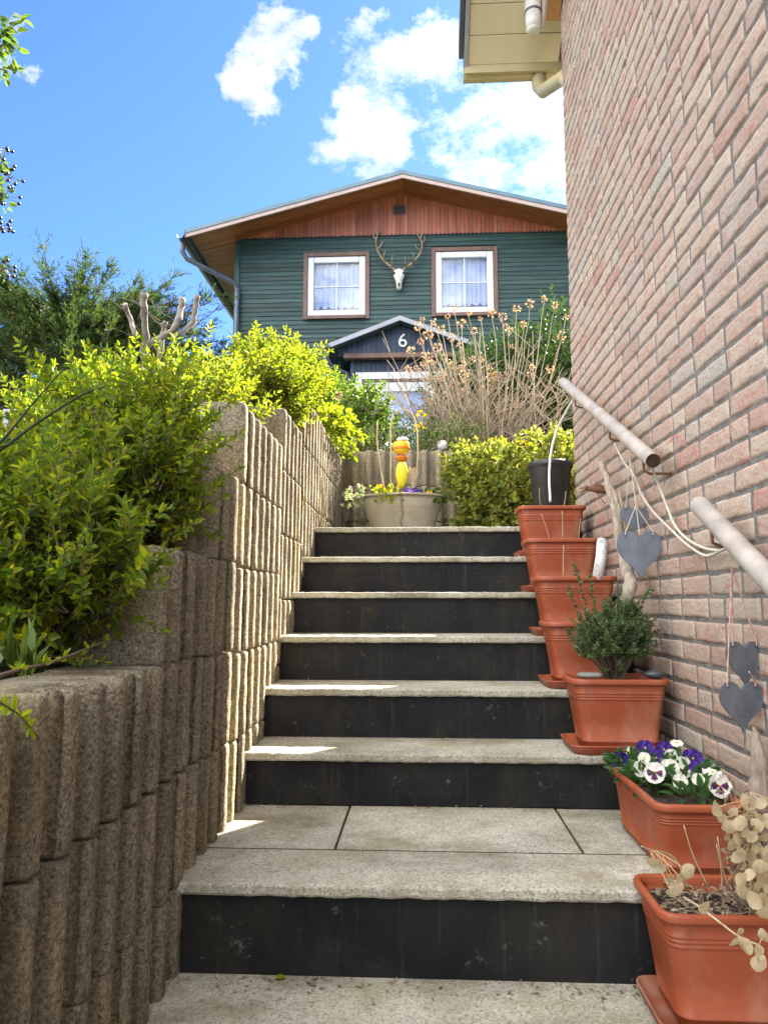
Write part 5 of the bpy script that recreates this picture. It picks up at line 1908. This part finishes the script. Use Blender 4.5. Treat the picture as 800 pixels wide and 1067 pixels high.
pansy_plant('violet pansy cluster in the middle of the zinc tub', (-.06, 4.87, TZ + .27), (.06, .04, .04),
            [fl(421, 513, 4.82, .024, 'petpurple'), fl(429, 514, 4.80, .022, 'petviolet'), fl(437, 513, 4.81, .024, 'petpurple'), fl(433, 511, 4.85, .022, 'petpurple'), fl(424, 511, 4.86, .020, 'petviolet')], M['pansyleaf'], gt_, 16)
pansy_plant('yellow pansy on the right side of the zinc tub', (.03, 4.88, TZ + .27), (.05, .04, .04),
            [fl(447, 514, 4.81, .022, 'petyellow'), fl(443, 516, 4.79, .018, 'petyellow')], M['midleaf'], gt_, 16)
pansy_plant('yellow flowers at the left in the zinc tub beside the wooden stake', (-.25, 4.88, TZ + .27), (.05, .04, .05),
            [fl(395, 508, 4.84, .024, 'petyellow'), fl(399, 511, 4.83, .022, 'petyellow'), fl(402, 515, 4.82, .018, 'petyellow')], M['ivyleaf'], gt_, 30)
t = thing('trailing_ivy', 'small green ivy trailing over the front rim of the zinc tub', 'ivy', (-.22, 4.78, TZ + .28))
fm = MB()
for _ in range(70):
    fm.leaf((-.21 + rnd.gauss(0, .05), 4.75 + rnd.uniform(-.02, .08), TZ + .29 + rnd.uniform(-.05, .05)), rv() + Vector((0, -.6, -.1)), rv() + Vector((0, -1, .6)), .034, .026, .15, .2)
fm.build('leaves', M['ivyleaf'], t)
t = thing('variegated_plant', 'white edged grey green leaves at left end of the zinc tub', 'plant', (-.40, 4.9, TZ + .27))
fm = MB()
for _ in range(46):
    fm.leaf((-.42 + rnd.gauss(0, .045), 4.86 + rnd.uniform(-.06, .06), TZ + .27 + rnd.uniform(-.05, .07)), rv() + Vector((0, -.2, .4)), rv() + Vector((0, -1, .6)), .05, .026, .15, .25)
fm.build('leaves', leafmat('silver_leaf', [(.14, .20, .13), (.45, .48, .38), (.20, .27, .18), (.55, .57, .48)], .3), t)
t = thing('leafy_plant', 'leafy green plant at the right end of the zinc tub', 'plant', (.10, 4.9, TZ + .27))
fm = MB()
for _ in range(46):
    fm.leaf((.10 + rnd.gauss(0, .05), 4.86 + rnd.uniform(-.06, .06), TZ + .27 + rnd.uniform(-.03, .07)), rv() + Vector((0, -.2, .4)), rv() + Vector((0, -1, .6)), .045, .026, .15, .25)
fm.build('leaves', M['midleaf'], t)

# yellow ornament on a stake
op = atY(416, 512, 4.90)
orn = thing('garden_ornament', 'bright yellow and orange garden figure on a stake in the zinc tub', 'ornament', op)
u_ = 4.9 / F_PX


def O(px, py):
    return atY(px, py, 4.90)


mb = MB()
mb.lathe([(.030, 0), (.052, .02), (.056, .05), (.054, .074), (.050, .078), (.02, .088)], O(418, 473), 20, 1, .8)
mb.build('head', M['yellow'], orn, smooth=True)
mb = MB()
mb.lathe([(.0575, .030), (.0585, .034), (.0585, .040), (.0575, .044)], O(418, 473), 20, 1, .8)
mb.build('stripe', M['orange'], orn)
mb = MB()
mb.lathe([(.020, -.02), (.034, -.014), (.040, 0), (.046, .012), (.02, .016)], O(418, 477.5), 18, 1, .8)
mb.build('collar', M['orange'], orn, smooth=True)
mb = MB()
mb.lathe([(.012, 0), (.022, .02), (.036, .05), (.042, .09), (.040, .13), (.028, .165), (.018, .18)], O(418.5, 509), 18, 1, .7)
mb.build('body', M['lemon'], orn, smooth=True)
mb = MB()
mb.lathe([(.02, .0), (.038, .004), (.040, .014), (.028, .026), (.01, .030)], O(419, 460), 18, 1, .8)
mb.build('cap', M['white'], orn, smooth=True)
mb = MB()
mb.tube([O(414, 516), O(416, 490)], .007, 8)
mb.build('stake', M['yellow'], orn)
for lab, px, py, Yg, r in (('white glass garden globe on a stick left of the yellow figure', 405, 465, 5.75, .036), ('white glass garden globe on a stick above garden wall by the hedge', 461, 464, 5.72, .042)):
    p = atY(px, py, Yg)
    g = thing('garden_globe', lab, 'garden globe', p)
    mb = MB()
    mb.ball(p, r, 20, 12)
    mb.build('globe', M['white'], g, smooth=True)
    mb = MB()
    mb.tube([p - Vector((0, 0, r)), (p.x, p.y, 1.93)], .006, 8)
    mb.build('stick', M['twig'], g)
mb = MB()
mb.tube(curve_pts([atY(407, 512, 4.95), atY(407, 470, 4.95), atY(407, 445, 4.95), atY(410, 432, 4.95), atY(419, 427, 4.95), atY(429, 431, 4.95), atY(434, 445, 4.95), atY(435, 470, 4.95), atY(433, 512, 4.95)], 6), .0045, 8)
tag(mb.build('willow_arch', M['palestem'], smooth=True), 'pale bent willow arch standing in the zinc tub', 'arch')
mb = MB()
mb.tube(curve_pts([atY(400, 510, 4.93), atY(396, 485, 4.94), atY(393, 462, 4.95), atY(393, 440, 4.96)], 6), [.007 - .0002 * i for i in range(19)], 7)
tag(mb.build('dry_stick', M['palestem'], smooth=True), 'long curved bare stick at left in the zinc tub', 'stick')
pq = atY(430, 509, 4.93)
mb = MB()
out = [(-.012, 0), (.012, 0), (.016, .05), (.036, .085), (.043, .13), (.026, .12), (.012, .145), (-.004, .13), (-.022, .15), (-.030, .115), (-.028, .08), (-.014, .05)]
mb.prism([(pq.x + a, pq.z + b) for a, b in out], 1, pq.y - .006, pq.y + .006)
tag(mb.build('wooden_plaque', M['palestem'], bevel=.003), 'small flat pale wooden garden plaque in the zinc tub', 'plaque')
# daffodils over the hedge
for i, (px, py) in enumerate([(520, 462), (546, 463), (588, 466), (440, 432), (437, 444)]):
    labs = ['yellow daffodil clump poking out of the hedge top left of centre', 'yellow daffodil clump on the hedge top near the wall corner', 'yellow daffodil clump over hedge right beside black bucket', 'yellow flower high beside the willow arch', 'yellow green flower just below the highest one near willow arch']
    p = atY(px, py, 5.25 if i < 3 else 5.6)
    t = thing('yellow_flower', labs[i], 'flower', p, 'yellow flowers by the hedge')
    fm, sm = MB(), MB()
    for _ in range(9 if i < 3 else 4):
        c_ = p + Vector((rnd.uniform(-.05, .05), rnd.uniform(-.04, .04), rnd.uniform(-.03, .03)))
        fm = MB()
        for k in range(6):
            fm.leaf(c_, rv() + Vector((0, -.5, .2)), rv(), .028, .018, .2)
        fm.build('bloom', M['petyellow'], t)
        sm.tube([c_, c_ - Vector((0, 0, .22))], .002, 4, False)
    sm.build('stalks', M['midleaf'], t)

# ------------------------------------------------------------------ boxwood
shrub('boxwood_shrub', 'small bushy boxwood with one taller twig, planted in the stone rimmed planter', 'shrub', (.68, 2.74, zr - .04),
      [((.675, 2.73, zr + .12), (.105, .09, .11)), ((.63, 2.70, zr + .10), (.075, .07, .07)), ((.74, 2.74, zr + .13), (.075, .07, .07))],
      330, .016, .009, M['boxleaf'], M['twig'], None, (.04, .09), .8, lambda x, y: zr - .01, .42, .2, 60)
t = thing('boxwood_twigs', 'loose upright green twigs growing tall left of the boxwood', 'shrub', (.63, 2.78, zr - .03))
fm, sm = MB(), MB()
for pix, Y_ in (([(622, 690), (612, 640), (603, 605), (597, 588)], 2.78), ([(618, 690), (605, 650), (597, 625), (592, 612)], 2.76), ([(628, 690), (622, 650), (617, 620), (614, 600)], 2.80), ([(650, 680), (664, 640), (672, 622), (679, 614)], 2.72), ([(640, 690), (600, 668), (590, 656)], 2.7)):
    q = curve_pts([atY(a, b, Y_) for a, b in pix], 8)
    sm.tube(q, .0018, 4, False)
    for i in range(3, len(q)):
        for _ in range(3):
            fm.leaf(q[i] + rv() * .003, rv() + Vector((0, -.3, .4)), rv() + Vector((0, -.5, .5)), rnd.uniform(.010, .018), .009, .15)
fm.build('foliage', M['boxleaf'], t)
sm.build('stems', M['twig'], t)

# ------------------------------------------------------------------ dried honesty in the lowest planter
def pod(m, c_, nrm, r):
    nrm = Vector(nrm).normalized()
    a = nrm.orthogonal().normalized()
    w_ = nrm.cross(a)
    c_ = Vector(c_)
    n = 14
    ring = [c_ + (a * math.cos(2 * PI * k / n) * 1.0 + w_ * math.sin(2 * PI * k / n) * .78) * r * rnd.uniform(.95, 1.05) + nrm * r * rnd.uniform(.1, .3) * math.sin(4 * PI * k / n + r * 900) for k in range(n)]
    ring2 = [p.lerp(c_, .05) + nrm * .0012 for p in ring]
    m.add([c_ + nrm * r * .16] + ring, [(0, 1 + k, 1 + (k + 1) % n) for k in range(n)])


def honesty(label, stem_pix, Ys, pods, rp):
    q = curve_pts([atY(a, b, y) for (a, b), y in zip(stem_pix, Ys)], 8)
    t = thing('honesty_stem', label, 'dried plant', q[0], 'dried honesty stalks in the lowest planter')
    mb = MB()
    mb.tube(q, [.0028 * (1 - .5 * i / len(q)) for i in range(len(q))], 6)
    mb.build('stem', M['palestem'], t, smooth=True)
    for (px, py) in pods:
        c_ = atY(px, py, Ys[-1] + rnd.uniform(-.04, .03))
        near = min(q, key=lambda p: (p - c_).length)
        nrm = Vector((rnd.uniform(-1.3, 1.0), -1, rnd.uniform(-.7, .9)))
        m = MB()
        pod(m, c_, nrm, rp * rnd.uniform(.62, 1.1))
        o_ = m.build('seed_pod', M['pod'], t, smooth=True)
        m = MB()
        m.tube(bez(near, near.lerp(c_, .5) + Vector((0, 0, .006)), c_, 3), .0011, 4, False)
        m.build('pod_stalk', M['podrim'], o_)
    return t


honesty('arching honesty stalk at left with translucent pods over the planter rim', [(716, 925), (706, 900), (696, 890), (680, 886), (668, 882)], [1.75, 1.72, 1.70, 1.66, 1.62], [(680, 898), (690, 903), (697, 916), (699, 930), (704, 925), (708, 914), (716, 908)], .017)
honesty('low honesty stalk bending forward over front rim with drooping pods', [(712, 935), (728, 945), (748, 960), (768, 975), (790, 985)], [1.70, 1.62, 1.55, 1.52, 1.5], [(734, 945), (770, 972), (776, 985), (790, 990), (796, 975), (790, 1003), (764, 982)], .016)
honesty('tall honesty stalk at right thick with pale round pods', [(782, 935), (780, 890), (778, 850), (782, 826)], [1.70, 1.68, 1.66, 1.64], [(746, 842), (752, 853), (760, 862), (768, 875), (772, 887), (776, 868), (784, 845), (792, 837), (778, 836), (788, 860), (796, 873), (781, 893), (764, 880), (790, 902), (799, 855), (770, 858), (757, 870), (763, 846), (783, 872), (774, 902), (768, 893), (790, 850), (797, 888), (786, 884), (800, 835)], .018)
honesty('second tall honesty stalk at picture edge with clustered pods lower down', [(796, 940), (800, 900), (806, 870), (812, 850)], [1.66, 1.62, 1.6, 1.58], [(780, 912), (790, 918), (798, 910), (800, 925), (794, 938), (806, 895), (786, 925), (800, 890), (808, 880), (776, 930), (785, 938), (797, 950), (772, 918), (792, 903), (803, 940)], .018)
for i, (a, b, c2, d2) in enumerate([(752, 930, 746, 880), (766, 935, 768, 895), (738, 925, 712, 860), (760, 928, 747, 872)]):
    stick(['thin upright dry stem centred in the lowest planter', 'short upright dry stem right of centre in the lowest planter', 'long dry stem leaning left in the lowest planter', 'dry stem slanting left beside the upright one in lowest planter'][i], atY(a, b, 1.74), atY(c2, d2, 1.70), .0018)
# small stump/driftwood piece behind the honesty
mb = MB()
q = curve_pts([(0.835, 1.98, .40), (0.838, 1.985, .48), (0.835, 1.98, .545), (0.832, 1.985, .585)], 5)
mb.tube([p + rv() * .003 for p in q], [.026, .027, .026, .024, .023, .022, .021, .019, .017, .016, .014, .012, .010, .008, .007, .004], 9)
tag(mb.build('bark_piece', M['drift'], smooth=True), 'pointed brown bark piece standing between window box and brick wall', 'bark')
# yellow leaf on the ground
mb = MB()
mb.leaf((-.36, 1.90, .004), (1, .2, .05), (0, 0, 1), .03, .022, .15)
tag(mb.build('fallen_leaf', M['ivyleaf']), 'small yellow green fallen leaf at the foot of the lowest riser', 'leaf')

# leaf litter and crumbs in the step corners
mb = MB()
for i, (y, z) in enumerate(ST):
    ya = ST[i - 1][0] if i else 4.40
    for _ in range(26 if i < 6 else 60):
        u = rnd.random()
        x = XW + .02 + abs(rnd.gauss(0, .10)) if u < .5 else rnd.uniform(XW + .03, .45)
        yy = ya + .015 - abs(rnd.gauss(0, .03)) if u > .25 else rnd.uniform(y + .02, ya)
        mb.leaf((x, yy, z + .0025), (rnd.uniform(-1, 1), rnd.uniform(-1, 1), rnd.uniform(-.1, .25)), (0, 0, 1), rnd.uniform(.005, .018), rnd.uniform(.003, .009), .15)
for _ in range(110):
    x = rnd.uniform(XW + .02, .5)
    mb.leaf((x, 1.915 - abs(rnd.gauss(0, .05)), .0025), (rnd.uniform(-1, 1), rnd.uniform(-1, 1), rnd.uniform(-.1, .25)), (0, 0, 1), rnd.uniform(.005, .018), rnd.uniform(.003, .009), .15)
o = tag(mb.build('leaf_litter', M['mulch']), 'brown crumbs and leaf litter lying in the corners of the steps', 'litter')
o['kind'] = 'stuff'

# withered brown leaves tangled in the honesty
t = thing('withered_stalks', 'tangle of thin withered brown stalks and leaves at right in lowest planter', 'dried plant', (0.78, 1.74, .23))
sm, fm = MB(), MB()
for _ in range(34):
    b = Vector((rnd.uniform(.68, .80), rnd.uniform(1.70, 1.85), .225))
    e = atY(rnd.uniform(752, 806), rnd.uniform(822, 930), rnd.uniform(1.62, 1.78))
    q = bez(b, b.lerp(e, .5) + rv() * .04, e, 6)
    sm.tube(q, [.0016 - .00015 * k for k in range(7)], 4, False)
    for k in range(3, 7):
        fm.leaf(q[k], rv() + Vector((0, 0, -.4)), rv(), rnd.uniform(.010, .026), rnd.uniform(.004, .010), .3, .5)
sm.build('stalks', M['palestem'], t)
fm.build('leaves', M['mulch'], t)
